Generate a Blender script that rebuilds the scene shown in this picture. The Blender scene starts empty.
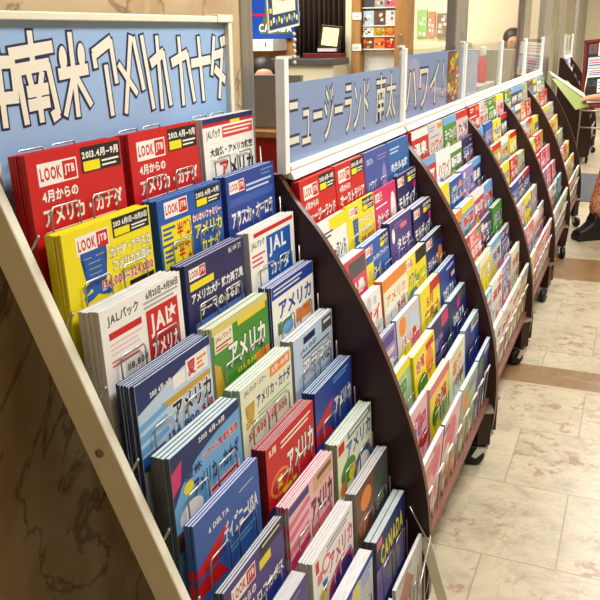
import bpy, bmesh, math, random
from mathutils import Vector, Matrix
random.seed(7)
scene = bpy.context.scene
COL = scene.collection
# ------------------------------------------------------------------ camera
H = 1.33
cam_d = bpy.data.cameras.new('camera'); cam_d.sensor_width = 36; cam_d.lens = 48.0
cam_d.clip_start = .02; cam_d.clip_end = 200
cam = bpy.data.objects.new('camera', cam_d); COL.objects.link(cam)
CR, CU, CF = Vector((.924, .383, -.012)), Vector((-.111, .297, .948)), Vector((-.366, .875, -.317))
CF.normalize(); CR = (CR - CF*CR.dot(CF)).normalized(); CU = CR.cross(CF)
cam.matrix_world = Matrix(((CR.x, CU.x, -CF.x, 0), (CR.y, CU.y, -CF.y, 0), (CR.z, CU.z, -CF.z, H), (0, 0, 0, 1)))
scene.camera = cam
# ------------------------------------------------------------------ light
scene.view_settings.view_transform = 'Standard'
scene.view_settings.look = 'None'
scene.view_settings.exposure = -0.12
scene.view_settings.gamma = 1
world = bpy.data.worlds.new('world'); scene.world = world; world.use_nodes = True
world.node_tree.nodes['Background'].inputs[0].default_value = (1.0, .98, .95, 1)
world.node_tree.nodes['Background'].inputs[1].default_value = .08
def area(name, loc, sx, sy, watts, col=(1, .99, .975)):
    l = bpy.data.lights.new(name, 'AREA'); l.shape = 'RECTANGLE'; l.size = sx; l.size_y = sy; l.energy = watts; l.color = col
    o = bpy.data.objects.new(name, l); o.location = loc; COL.objects.link(o); return o
for i, y in enumerate((1.7, 4.1, 6.5, 8.9, 11.4)):
    area('ceiling_lamp_light', (.25, y, 2.62), .5, 1.5, 58)
for x, y in ((-2.6, 4.6), (-2.2, 7.6), (-1.8, 10.5)):
    area('shop_lamp_light', (x, y, 2.62), 1.2, 1.4, 85, (1, .96, .88))

# ------------------------------------------------------------------ helpers
def lin(c):
    return tuple(((v/12.92) if v <= .04045 else ((v+.055)/1.055)**2.4) for v in c)
MATS = {}
def mat(name, rgb=None, rough=.5, metal=0., emit=0., trans=0., ior=1.45, alpha=1., coat=0.):
    if name in MATS: return MATS[name]
    m = bpy.data.materials.new(name); m.use_nodes = True
    b = m.node_tree.nodes['Principled BSDF']
    c = lin(rgb)
    b.inputs['Base Color'].default_value = (*c, 1); b.inputs['Roughness'].default_value = rough
    b.inputs['Metallic'].default_value = metal; b.inputs['IOR'].default_value = ior
    if trans: b.inputs['Transmission Weight'].default_value = trans
    if coat: b.inputs['Coat Weight'].default_value = coat
    if emit:
        b.inputs['Emission Color'].default_value = (*c, 1); b.inputs['Emission Strength'].default_value = emit
    MATS[name] = m; return m
def inkmat(rgb):
    rgb = tuple(round(v, 2) for v in rgb)
    key = 'ink_%d_%d_%d' % tuple(int(v*100) for v in rgb)
    return mat(key, rgb, .45)
def nodes_of(m):
    nt = m.node_tree; return nt, nt.nodes, nt.links, nt.nodes['Principled BSDF']
def ramp(nt, stops):
    r = nt.nodes.new('ShaderNodeValToRGB'); e = r.color_ramp.elements
    while len(e) < len(stops): e.new(.5)
    for el, (p, c) in zip(e, stops): el.position = p; el.color = (*lin(c), 1)
    return r
def noise(nt, scale, detail=6, rough=.6, dist=0., vec=None):
    n = nt.nodes.new('ShaderNodeTexNoise'); n.inputs['Scale'].default_value = scale; n.inputs['Detail'].default_value = detail
    n.inputs['Roughness'].default_value = rough; n.inputs['Distortion'].default_value = dist
    if vec is not None: nt.links.new(vec, n.inputs['Vector'])
    return n
def mix(nt, fac, a, b, mode='MIX'):
    x = nt.nodes.new('ShaderNodeMix'); x.data_type = 'RGBA'; x.blend_type = mode
    for s, v in ((x.inputs['Factor'], fac), (x.inputs[6], a), (x.inputs[7], b)):
        if hasattr(v, 'is_linked') or isinstance(v, bpy.types.NodeSocket): nt.links.new(v, s)
        elif isinstance(v, (int, float)): s.default_value = v
        else: s.default_value = (*lin(v), 1)
    return x.outputs[2]
def grainy(name, c1, c2, scale, rough=.5, stretch=(1, 1, 1), metal=0, dist=0., bump=0.):
    m = mat(name, c1, rough, metal); nt, N, L, B = nodes_of(m)
    tc = N.new('ShaderNodeTexCoord'); mp = N.new('ShaderNodeMapping'); mp.inputs['Scale'].default_value = stretch
    L.new(tc.outputs['Object'], mp.inputs[0])
    n = noise(nt, scale, 6, .6, dist, mp.outputs[0])
    r = ramp(nt, [(.3, c1), (.7, c2)]); L.new(n.outputs[0], r.inputs[0]); L.new(r.outputs[0], B.inputs['Base Color'])
    return m
class MB:
    """collects shapes, then links ONE mesh object"""
    def __init__(s): s.v = []; s.f = []; s.mi = []; s.mats = []; s.sm = []
    def slot(s, m):
        if m not in s.mats: s.mats.append(m)
        return s.mats.index(m)
    def add(s, vs, fs, m, smooth=False):
        b = len(s.v); s.v += [tuple(v) for v in vs]; k = s.slot(m)
        for f in fs: s.f.append(tuple(b+i for i in f)); s.mi.append(k); s.sm.append(smooth)
    def box(s, lo, hi, m, M=None):
        (a, b, c), (d, e, f) = lo, hi
        vs = [(a, b, c), (d, b, c), (d, e, c), (a, e, c), (a, b, f), (d, b, f), (d, e, f), (a, e, f)]
        if M is not None: vs = [M @ Vector(v) for v in vs]
        s.add(vs, [(3, 2, 1, 0), (4, 5, 6, 7), (0, 1, 5, 4), (1, 2, 6, 5), (2, 3, 7, 6), (3, 0, 4, 7)], m)
    def prism(s, pts, axis, a, b, m):
        """polygon pts in the two other axes, extruded from a to b along axis"""
        def mk(p, t):
            if axis == 0: return (t, p[0], p[1])
            if axis == 1: return (p[0], t, p[1])
            return (p[0], p[1], t)
        n = len(pts); vs = [mk(p, a) for p in pts]+[mk(p, b) for p in pts]
        fs = [tuple(range(n))[::-1], tuple(range(n, 2*n))]+[(i, (i+1) % n, n+(i+1) % n, n+i) for i in range(n)]
        s.add(vs, fs, m)
    def tube(s, pts, r, m, seg=6, rads=None):
        pts = [Vector(p) for p in pts]; n = len(pts); vs = []; fs = []
        for i, p in enumerate(pts):
            d = (pts[min(i+1, n-1)]-pts[max(i-1, 0)]).normalized()
            u = d.cross(Vector((0, 0, 1)))
            if u.length < .05: u = d.cross(Vector((1, 0, 0)))
            u.normalize(); w = d.cross(u)
            q = rads[i] if rads else r
            for k in range(seg):
                t = 2*math.pi*k/seg; vs.append(p+u*(q*math.cos(t))+w*(q*math.sin(t)))
        for i in range(n-1):
            for k in range(seg):
                fs.append((i*seg+k, i*seg+(k+1) % seg, (i+1)*seg+(k+1) % seg, (i+1)*seg+k))
        fs.append(tuple(range(seg))[::-1]); fs.append(tuple(range((n-1)*seg, n*seg)))
        s.add(vs, fs, m, True)
    def lathe(s, prof, m, seg=20, M=None):
        vs = []; fs = []; n = len(prof)
        for (r, z) in prof:
            for k in range(seg):
                t = 2*math.pi*k/seg; v = Vector((r*math.cos(t), r*math.sin(t), z)); vs.append(M @ v if M is not None else v)
        for i in range(n-1):
            for k in range(seg): fs.append((i*seg+k, i*seg+(k+1) % seg, (i+1)*seg+(k+1) % seg, (i+1)*seg+k))
        fs.append(tuple(range(seg))[::-1]); fs.append(tuple(range((n-1)*seg, n*seg)))
        s.add(vs, fs, m, True)
    def mesh(s, name):
        me = bpy.data.meshes.new(name); me.from_pydata(s.v, [], s.f)
        for m in s.mats: me.materials.append(m)
        me.polygons.foreach_set('material_index', s.mi); me.polygons.foreach_set('use_smooth', s.sm); me.update()
        return me
    def build(s, name, parent=None, bevel=0.):
        o = bpy.data.objects.new(name, s.mesh(name)); COL.objects.link(o)
        if parent is not None: o.parent = parent
        if bevel:
            b = o.modifiers.new('bevel', 'BEVEL'); b.width = bevel; b.segments = 2; b.limit_method = 'ANGLE'
        return o
def empty(name, loc, label, cat, group=None, rz=0.):
    o = bpy.data.objects.new(name, None); COL.objects.link(o); o.location = loc; o.rotation_euler.z = rz; o.empty_display_size = .05
    return tag(o, label, cat, group)
def tag(o, label, cat, group=None):
    o['label'] = label; o['category'] = cat
    if group: o['group'] = group
    return o
def struct(o): o['kind'] = 'structure'; return o

# glyphs of the built-in font, each as a filled outline (plain, bold, fat)
OFFS = {'b': .036, 'o': .085, 't': .006, 'p': .046}
GL = {}
def prepare_glyphs(chars):
    tmp = []
    for ch in sorted(set(chars)-{' '}):
        for k, off in OFFS.items():
            c = bpy.data.curves.new('glyph', 'FONT'); c.body = ch; c.resolution_u = 2; c.offset = off
            o = bpy.data.objects.new('glyph', c); COL.objects.link(o); tmp.append((ch, k, o, c))
    dg = bpy.context.evaluated_depsgraph_get()
    for ch, k, o, c in tmp:
        me = bpy.data.meshes.new_from_object(o.evaluated_get(dg))
        GL[ch, k] = ([(v.co.x, v.co.y) for v in me.vertices], [tuple(p.vertices) for p in me.polygons])
        bpy.data.meshes.remove(me)
    for ch, k, o, c in tmp: bpy.data.objects.remove(o); bpy.data.curves.remove(c)
def layout(text, k):
    vs, fs, x = [], [], 0.
    for ch in text:
        if ch == ' ': x += .35; continue
        v0, _ = GL[ch, 'b']; gv, gf = GL[ch, k]
        if ord(ch) > 0x2000: dx = x; adv = 1.0
        else:
            mn = min(p[0] for p in v0); dx = x-mn+.04; adv = max(p[0] for p in v0)-mn+.1
        b = len(vs); vs += [(p[0]+dx, p[1]) for p in gv]; fs += [tuple(i+b for i in f) for f in gf]; x += adv
    return vs, fs
def text_in_box(text, box, k='b'):
    """glyph outlines fitted to box (u0,v0,u1,v1), v running down"""
    bv, _ = layout(text, 'b'); vs, fs = layout(text, k)
    x0, x1 = min(p[0] for p in bv), max(p[0] for p in bv); y0, y1 = min(p[1] for p in bv), max(p[1] for p in bv)
    u0, w0, u1, w1 = box
    return [(u0+(p[0]-x0)/(x1-x0)*(u1-u0), w1-(p[1]-y0)/max(y1-y0, .3)*(w1-w0)) for p in vs], fs
SCRIPT_CHARS = ''.join("LOOKJTB JALパック DELTA USA CANADA 2013.4567891月~日からのアメリカ・ナダ夏スラ大自然134,000円半額!わいファミリーオロ118273陸魅力再発見テマある旅休の国航空シトル線就記念ディズニロサンゼブカボスメキコハワイ5タヒチモルブニュジランドオトラア南太平洋グシ中韓台湾香港沖縄北海道京都温泉九州春秋冬特典ツーケュボヴバリ島ヨッパイギフ学生格安プ")
SCRIPT_CHARS += "新出発ホテル東西ハネムーン"
prepare_glyphs(SCRIPT_CHARS)

# ------------------------------------------------------------------ materials
white_paper = grainy('page_paper', (.93, .92, .89), (.80, .79, .78), 60, .75, (1, 1, 1))
def page_paper(c):
    k = 'page_paper_%d_%d_%d' % tuple(int(v*100) for v in c)
    return MATS.get(k) or grainy(k, c, tuple(v*.86 for v in c), 60, .75, (6, .4, 1))
cream_paint = grainy('cream_painted_metal', (.93, .91, .82), (.90, .88, .79), 12, .4)
white_paint = grainy('white_painted_frame', (.96, .96, .93), (.92, .92, .90), 10, .35)
wire_m = mat('bright_wire', (.72, .72, .70), .28, .85)
wire_w = grainy('white_coated_wire', (.93, .92, .88), (.86, .85, .82), 30, .35)
brown = grainy('dark_brown_laminate', (.20, .095, .07), (.165, .075, .055), 3, .38, (1, 1, 6))
brown_edge = grainy('brown_edge_band', (.36, .20, .14), (.31, .165, .115), 8, .4)
ledge_m = grainy('red_brown_ledge', (.48, .28, .21), (.40, .22, .16), 9, .45, (4, 1, 1))
black_rub = grainy('black_rubber', (.05, .05, .05), (.08, .08, .08), 30, .5)
steel = grainy('brushed_steel', (.74, .71, .66), (.60, .57, .53), 6, .28, (8, 8, .4), .7)
dark_steel = grainy('dull_grey_metal', (.62, .59, .55), (.52, .50, .46), 5, .35, (8, 8, .4), .35)
def clear_sheet(name, tint, f0, rough=.03):
    m = bpy.data.materials.new(name); m.use_nodes = True; nt = m.node_tree; N, L = nt.nodes, nt.links
    N.clear(); out = N.new('ShaderNodeOutputMaterial'); mx = N.new('ShaderNodeMixShader'); tr = N.new('ShaderNodeBsdfTransparent'); gl = N.new('ShaderNodeBsdfGlossy'); fr = N.new('ShaderNodeFresnel')
    fr.inputs['IOR'].default_value = f0; geo = N.new('ShaderNodeNewGeometry'); sub = N.new('ShaderNodeMath'); sub.operation = 'SUBTRACT'; sub.inputs[0].default_value = 1; mul = N.new('ShaderNodeMath'); mul.operation = 'MULTIPLY'; L.new(geo.outputs['Backfacing'], sub.inputs[1]); L.new(sub.outputs[0], mul.inputs[0]); L.new(fr.outputs[0], mul.inputs[1]); tr.inputs[0].default_value = (*tint, 1); gl.inputs['Roughness'].default_value = rough
    L.new(mul.outputs[0], mx.inputs[0]); L.new(tr.outputs[0], mx.inputs[1]); L.new(gl.outputs[0], mx.inputs[2]); L.new(mx.outputs[0], out.inputs[0]); return m
acrylic = clear_sheet('clear_acrylic', (.97, .98, .985), 1.3)
shop_glass = clear_sheet('shop_glass', (.98, .985, .98), 1.03, .01)
wood = grainy('tan_wood', (.74, .54, .31), (.64, .44, .23), 3, .45, (6, 6, .6))
cream_wall = grainy('cream_wall_paint', (.90, .86, .74), (.87, .82, .69), 2, .8)
grey_cloth = grainy('grey_partition_cloth', (.60, .57, .53), (.54, .51, .47), 60, .9)

def marble():
    m = mat('brown_marble', (.6, .5, .38), .22); nt, N, L, B = nodes_of(m)
    tc = N.new('ShaderNodeTexCoord'); mp = N.new('ShaderNodeMapping'); mp.inputs['Scale'].default_value = (1, 1, .8); L.new(tc.outputs['Object'], mp.inputs[0])
    n = noise(nt, 3.2, 9, .62, .9, mp.outputs[0]); r = ramp(nt, [(.25, (.62, .50, .37)), (.45, (.76, .65, .50)), (.6, (.82, .73, .58)), (.8, (.70, .56, .41))]); L.new(n.outputs[0], r.inputs[0])
    n2 = noise(nt, 2.1, 5, .6, 2.2, mp.outputs[0]); r2 = ramp(nt, [(.478, (1, 1, 1)), (.497, (.42, .33, .26)), (.503, (.42, .33, .26)), (.522, (1, 1, 1))]); L.new(n2.outputs[0], r2.inputs[0])
    L.new(mix(nt, .55, r.outputs[0], r2.outputs[0], 'MULTIPLY'), B.inputs['Base Color']); return m
marble_m = marble()
def floor_marble(name, base, patch, dark, tiles=True):
    m = mat(name, base, .32); nt, N, L, B = nodes_of(m)
    tc = N.new('ShaderNodeTexCoord'); mp = N.new('ShaderNodeMapping'); L.new(tc.outputs['Object'], mp.inputs[0])
    br = N.new('ShaderNodeTexBrick'); br.offset = .5; br.squash = 1; br.inputs['Scale'].default_value = 1.; br.inputs['Brick Width'].default_value = .38; br.inputs['Row Height'].default_value = .385
    br.inputs['Mortar Size'].default_value = .0022; br.inputs['Mortar Smooth'].default_value = .3
    br.inputs['Color1'].default_value = (0, 0, 0, 1); br.inputs['Color2'].default_value = (1, 1, 1, 1); br.inputs['Mortar'].default_value = (.5, .5, .5, 1)
    L.new(mp.outputs[0], br.inputs['Vector'])
    # every slab gets its own piece of the stone
    add = N.new('ShaderNodeVectorMath'); add.operation = 'MULTIPLY_ADD'; L.new(br.outputs['Color'], add.inputs[0]); add.inputs[1].default_value = (7, 5, 3); L.new(mp.outputs[0], add.inputs[2])
    v = add.outputs[0]
    n = noise(nt, 7, 8, .68, .7, v); r = ramp(nt, [(.28, tuple(c*.84 for c in base)), (.5, base), (.72, tuple(min(1, c*1.05) for c in base))]); L.new(n.outputs[0], r.inputs[0])
    n2 = noise(nt, 20, 4, .6, .25, v); n3 = noise(nt, 2.6, 3, .5, .3, v)
    rr = ramp(nt, [(.54, (0, 0, 0)), (.60, (1, 1, 1))]); L.new(n2.outputs[0], rr.inputs[0])
    r3 = ramp(nt, [(.48, (0, 0, 0)), (.64, (1, 1, 1))]); L.new(n3.outputs[0], r3.inputs[0])
    mm = N.new('ShaderNodeMath'); mm.operation = 'MULTIPLY'; L.new(rr.outputs[0], mm.inputs[0]); L.new(r3.outputs[0], mm.inputs[1])
    m2 = N.new('ShaderNodeMath'); m2.operation = 'MULTIPLY'; L.new(mm.outputs[0], m2.inputs[0]); m2.inputs[1].default_value = .75
    c = mix(nt, m2.outputs[0], r.outputs[0], patch)
    n4 = noise(nt, 24, 5, .65, .4, v); r4 = ramp(nt, [(.66, (0, 0, 0)), (.72, (1, 1, 1))]); L.new(n4.outputs[0], r4.inputs[0])
    m4 = N.new('ShaderNodeMath'); m4.operation = 'MULTIPLY'; L.new(r4.outputs[0], m4.inputs[0]); m4.inputs[1].default_value = .35
    c = mix(nt, m4.outputs[0], c, dark)
    n5 = noise(nt, 5, 5, .6, 2.5, v); r5 = ramp(nt, [(.46, (1, 1, 1)), (.5, (.80, .73, .63)), (.54, (1, 1, 1))]); L.new(n5.outputs[0], r5.inputs[0])
    c = mix(nt, .3, c, r5.outputs[0], 'MULTIPLY')
    if tiles: c = mix(nt, br.outputs['Fac'], c, (.60, .54, .45))
    L.new(c, B.inputs['Base Color'])
    return m, mp
fl_m, fl_map = floor_marble('cream_marble_slabs', (.75, .70, .59), (.60, .45, .34), (.50, .45, .37))
st_m, _ = floor_marble('brown_marble_band', (.56, .44, .29), (.68, .58, .42), (.44, .33, .20), False)
fl_map.inputs['Location'].default_value = (.26, -.32, 0)

# ------------------------------------------------------------------ setting
def slab(name, lo, hi, m):
    b = MB(); b.box(lo, hi, m); return struct(b.build(name))
slab('floor', (-6.5, -2, -.08), (3.6, 3.03, 0), fl_m)
slab('floor_middle', (-6.5, 3.22, -.08), (3.6, 4.53, 0), fl_m)
slab('floor_far', (-6.5, 5.0, -.08), (3.6, 14, 0), fl_m)
slab('trim_1', (-6.5, 3.03, -.08), (3.6, 3.22, 0), st_m)
slab('trim_2', (-6.5, 4.53, -.08), (3.6, 5.0, 0), st_m)
slab('ceiling', (-6.5, -2, 2.7), (3.6, 14, 2.78), grainy('ceiling_paint', (.88, .86, .80), (.85, .83, .77), 2, .9))
slab('wall_left', (-1.25, -2, 0), (-.85, 1.70, 2.7), marble_m)
b = MB(); b.box((-1.25, 1.70, 0), (-.845, 1.76, 2.7), steel); struct(b.build('trim_3', bevel=.004))
slab('wall_right', (3.6, -2, 0), (3.7, 14, 2.7), cream_wall)
slab('wall_far', (-6.5, 14, 0), (3.7, 14.1, 2.7), cream_wall)
slab('wall_shop', (-6.6, -2, 0), (-6.5, 14, 2.7), cream_wall)
slab('wall_back', (-6.5, -2.1, 0), (3.7, -2, 2.7), marble_m)
# shop window: glass panes between metal mullions
mull = [(1.76, 1.76), (4.38, 4.68), (6.95, 7.35), (8.35, 9.0), (10.0, 10.5), (12.4, 14.0)]
for i, (a, b_) in enumerate(mull[1:]):
    b = MB(); b.box((-.985, a, 0), (-.93, b_, 2.7), dark_steel if i % 2 == 0 else steel); struct(b.build('window_%d_mullion' % (i+1), bevel=.006))
for i in range(len(mull)-1):
    b = MB(); b.box((-.972, mull[i][1], .12), (-.964, mull[i+1][0], 2.7), shop_glass); struct(b.build('window_%d' % (i+1)))
slab('trim_4', (-1.03, 1.76, 0), (-.91, 12.4, .12), dark_steel)
slab('carpet', (-.55, 6.8, 0), (1.6, 8.2, .006), grainy('grey_carpet', (.37, .375, .39), (.31, .315, .33), 90, .95))['kind'] = 'structure'

# ceiling lamps (housings round the lights)
for i, (x, y, sx, sy) in enumerate([(.25, 1.7, .5, 1.5), (.25, 4.1, .5, 1.5), (.25, 6.5, .5, 1.5), (.25, 8.9, .5, 1.5), (.25, 11.4, .5, 1.5), (-2.6, 4.6, 1.2, 1.4), (-2.2, 7.6, 1.2, 1.4), (-1.8, 10.5, 1.2, 1.4)]):
    t = empty('ceiling_light', (x, y, 2.7), 'recessed ceiling light %s, %s' % ('over the aisle' if x > 0 else 'inside the shop', ['above the cream rack', 'above the third brown rack', 'above the last brown rack', 'beyond the grey carpet', 'farthest down the aisle', 'nearest the curtain', 'above the photo shelf', 'deepest in the shop'][i]), 'ceiling light', 'recessed ceiling lights')
    b = MB(); fx, fy = sx/2+.04, sy/2+.04
    for lo, hi in (((-fx, -fy, -.06), (-fx+.03, fy, 0)), ((fx-.03, -fy, -.06), (fx, fy, 0)), ((-fx, -fy, -.06), (fx, -fy+.03, 0)), ((-fx, fy-.03, -.06), (fx, fy, 0))): b.box(lo, hi, white_paint)
    b.build('frame', t)
    b = MB(); b.box((-sx/2, -sy/2, -.03), (sx/2, sy/2, -.02), mat('lamp_diffuser', (1, .97, .9), .6, 0, 3.)); b.build('diffuser', t)

# ------------------------------------------------------------------ brochures
W_, HT = .207, .297
K = dict(red=(.78, .08, .10), white=(.94, .93, .90), black=(.09, .08, .09), yellow=(.93, .86, .10), blue=(.07, .33, .66), navy=(.13, .12, .34), sky=(.42, .66, .86), royal=(.12, .24, .58),
         pink=(.88, .42, .52), green=(.25, .55, .16), cream=(.90, .91, .80), orange=(.92, .53, .18), grey=(.66, .65, .63), purple=(.28, .20, .50), teal=(.35, .55, .58), magenta=(.80, .16, .42),
         gold=(.78, .62, .18), brown=(.45, .30, .20), dblue=(.08, .16, .40), lilac=(.55, .50, .74), mint=(.62, .76, .58), lgrey=(.80, .79, .77), paleb=(.74, .82, .90), palep=(.92, .74, .76), dgrey=(.30, .30, .32), delta=(.19, .36, .67))
def C(c): return K[c] if isinstance(c, str) else c
R = lambda u0, v0, u1, v1, c: ('R', (u0, v0, u1, v1), c)
T = lambda t, u0, v0, u1, v1, c, o=None: ('T', t, (u0, v0, u1, v1), c, o)
P = lambda pts, c: ('P', pts, c)
def E(cx, cy, rx, ry, c, a0=0, a1=360):
    n = 18; return ('P', [(cx+rx*math.cos(math.radians(a0+(a1-a0)*i/n)), cy+ry*math.sin(math.radians(a0+(a1-a0)*i/n))) for i in range(n if a1-a0 == 360 else n+1)], c)
def LK(u, v, w):
    h = w*.36; return [R(u, v, u+w, v+h, 'white'), T('LOOK', u+w*.05, v+h*.2, u+w*.58, v+h*.8, 'red'), R(u+w*.62, v+h*.08, u+w*.97, v+h*.92, 'red'), T('JTB', u+w*.66, v+h*.25, u+w*.93, v+h*.75, 'white')]
def DL(u0, v0, u1, v1, t='2013.4月~9月'):
    h = v1-v0; return [R(u0, v0, u1, v1, 'black'), T(t, u0+3, v0+h*.15, u1-4, v0+h*.48, 'white'), R(u0+4, v0+h*.56, u0+(u1-u0)*.45, v1-h*.06, 'yellow'), R(u0+(u1-u0)*.5, v0+h*.62, u1-5, v0+h*.70, 'white'), R(u0+(u1-u0)*.5, v0+h*.8, u1-12, v0+h*.87, 'white')]
def lines(u0, v0, u1, n, gap, c, th=2.2):
    return [R(u0, v0+i*gap, u1-(i*13 % 17), v0+i*gap+th, c) for i in range(n)]
def brochure_meshes(name, t, base, els, spine=None, ht=HT, stripes=()):
    """page block mesh and printed cover mesh; origin at the foot of the cover's left edge, cover facing +x"""
    b = MB(); bc = C(base); pale = tuple(round((.88+.12*v)*.92*20)/20 for v in bc); b.box((-t+.0006, .0015, .001), (-.0006, W_-.001, ht-.0012), page_paper(pale))
    body = b.mesh('brochure')
    b = MB(); bm = inkmat(C(base)); sm = inkmat(C(spine or base))
    b.box((-.0005, 0, 0), (0, W_, ht), bm); b.box((-t, 0, 0), (-t+.0005, W_, ht), sm); b.box((-t, 0, 0), (-.0005, .0012, ht), sm)
    for v0, v1, c in stripes: b.box((-t, -.0003, ht-v1*.001), (-.0005, 0, ht-v0*.001), inkmat(C(c)))
    lay = 0
    def put(pts, fs, c):
        nonlocal lay
        lay += 1; x = .00003*lay
        b.add([(x, p[0]*.001*W_/.21, max(ht-p[1]*.001, .0005)) for p in pts], fs, inkmat(C(c)))
    flat = []
    for e in els: flat += e if isinstance(e, list) else [e]
    for e in flat:
        if e[0] == 'R':
            u0, v0, u1, v1 = e[1]; u0 = max(u0, .5); u1 = min(u1, 209.5); v0 = max(v0, .5); put([(u0, v1), (u1, v1), (u1, v0), (u0, v0)], [(0, 1, 2, 3)], e[2])
        elif e[0] == 'P':
            pts = [(min(max(p[0], .5), 209.5), max(p[1], .5)) for p in e[1]]
            put(pts, [tuple(range(len(pts)))], e[2])
        else:
            _, s, box, c, o = e
            if o: vs, fs = text_in_box(s, box, 'o'); put(vs, fs, o)
            vs, fs = text_in_box(s, box, 'b'); put(vs, fs, c)
    plain = MB(); plain.box((-.0005, 0, 0), (0, W_, ht), bm); plain.box((-t, 0, 0), (-t+.0005, W_, ht), sm); plain.box((-t, 0, 0), (-.0005, .0012, ht), sm)
    for v0, v1, c in stripes: plain.box((-t, -.0003, ht-v1*.001), (-.0005, 0, ht-v0*.001), inkmat(C(c)))
    return body, b.mesh('cover'), plain.mesh('cover')
def place_pile(meshes, tl, tilt, n, t, ht, label, back_label, group, yaw=0.):
    """front copy's cover has its top left corner at tl; the other copies stand behind it"""
    body, cover, plain = meshes; out = []
    for k in range(n):
        o = bpy.data.objects.new('brochure', body); COL.objects.link(o)
        c = bpy.data.objects.new('cover', plain if k else cover); COL.objects.link(c); c.parent = o
        th = math.atan(tilt)
        jz = -random.random()*.002 if k else 0; jy = (random.random()-.5)*.003 if k else 0
        up = Vector((-math.sin(th), 0, math.cos(th))); nn = Vector((math.cos(th), 0, math.sin(th)))
        o.location = Vector(tl) - up*ht - nn*(k*(t+.0005)) + up*jz + Vector((0, jy, 0))
        o.rotation_euler = (0, -th, yaw)
        tag(o, label if k == 0 else back_label, 'brochure', group)
        out.append(o)
    return out

look_title = lambda base, title, sub=True: [LK(20, 14, 82), DL(112, 4, 206, 40)]+([T('4月からの', 22, 50, 98, 66, 'white')] if sub else [])+[T(title, 20, 72, 200, 98, 'white')]
COVERS = [[None]*3 for _ in range(10)]
red_am = ('red', look_title('red', 'アメリカ・カナダ')+lines(20, 104, 180, 2, 5, 'white', 1.5), None, 6, 'red America and Canada')
COVERS[0] = [red_am+('with black date label, left copy',), red_am+('with black date label, middle column',),
  ('white', [R(0, 0, 210, 10, 'navy'), R(0, 10, 210, 16, 'red'), R(110, 10, 150, 16, 'yellow'), R(75, 20, 205, 40, (.85, .25, .22)), lines(80, 24, 200, 2, 7, 'white', 3), R(6, 16, 70, 46, 'white'), T('JALパック', 12, 20, 66, 40, 'black'),
     T('日本航空・アメリカ' if False else '大自然・アメリカ航空', 22, 54, 200, 70, 'black'), R(20, 75, 200, 76, 'grey'), T('ア', 55, 82, 92, 116, 'red', 'white'), T('メリカ', 95, 82, 200, 116, 'black')], 'lgrey', 4, 'white America airline', 'with navy and red top band')]
COVERS[1] = [
  ('yellow', [LK(28, 10, 74), DL(112, 2, 206, 30, '2013 6月1日~10月31日'), T('夏', 30, 34, 98, 104, 'blue'), T('カナダ・アラスカ', 100, 40, 204, 56, 'white', (.55, .5, .1)), T('アメリカ大自然', 104, 60, 204, 76, 'white', (.55, .5, .1)), T('134,000~324,000', 74, 82, 206, 98, 'red', 'white'), R(140, 100, 206, 112, 'black')], 'yellow', 5, 'yellow summer', 'with a huge blue character'),
  ('blue', [LK(20, 6, 72), DL(118, 4, 206, 34), R(6, 40, 98, 72, 'yellow'), T('半額!', 52, 44, 96, 70, 'red'), lines(10, 46, 48, 3, 8, 'blue', 4), R(6, 76, 98, 112, 'yellow'), T('半額!', 52, 80, 96, 108, 'red'), lines(10, 82, 48, 3, 8, 'blue', 4), T('わいわいファミリー', 104, 42, 204, 56, 'white', 'magenta'), T('アメリカ', 108, 60, 204, 84, 'yellow'), T('カナダ', 124, 88, 196, 112, 'yellow')], None, 4, 'blue and yellow half price', 'with yellow left boxes'),
  ('royal', [LK(12, 12, 62), lines(150, 8, 204, 2, 8, 'sky', 2), lines(80, 26, 196, 2, 9, 'paleb', 4), R(8, 44, 200, 58, (.2, .35, .66)), T('アラスカ・オーロラ', 14, 68, 196, 98, 'white')], None, 3, 'royal blue Alaska', 'leaning beside the dark panel')]
COVERS[2] = [
  ('white', [T('JALパック', 16, 10, 92, 28, 'dgrey'), R(16, 36, 96, 46, 'red'), lines(16, 52, 96, 3, 7, 'palep', 2.5), lines(16, 76, 96, 2, 6, (.85, .4, .4), 3), lines(104, 20, 200, 2, 7, 'grey', 3), T('6月25日~9月30日', 112, 6, 202, 18, 'dgrey'), R(108, 34, 196, 118, 'red'), T('JAL', 116, 42, 176, 78, 'white'), P([(178, 40), (182, 48), (191, 48), (184, 54), (187, 63), (178, 57), (169, 63), (172, 54), (165, 48), (174, 48)], 'white'), T('アメリカ', 116, 84, 192, 110, 'white', (.4, .1, .1)), R(46, 88, 104, 122, 'lgrey'), T('118,800', 50, 92, 102, 104, 'black'), T('273,800', 50, 108, 102, 120, 'black')], 'lgrey', 4, 'white America', 'with a red square logo and a thick spine'),
  ('navy', [LK(12, 10, 54), T('新出発', 150, 6, 200, 16, 'lgrey'), R(12, 34, 92, 46, 'yellow'), T('アメリカ大陸 魅力再発見', 14, 50, 200, 68, 'white'), T('テーマのある旅', 40, 76, 184, 96, 'white'), R(20, 102, 200, 140, (.3, .45, .7))], 'dblue', 4, 'navy America theme trip', 'with a yellow bar'),
  ('white', [R(20, 6, 204, 14, 'red'), T('JALパック', 8, 20, 66, 36, 'black'), lines(8, 46, 66, 3, 9, (.8, .3, .3), 4), R(74, 22, 190, 112, 'blue'), T('JAL', 84, 28, 166, 66, 'white'), T('カナダ', 88, 74, 180, 104, 'white'), lines(74, 118, 190, 2, 6, 'grey', 3)], 'lgrey', 4, 'white Canada', 'with a blue square logo and curled corner')]
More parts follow.
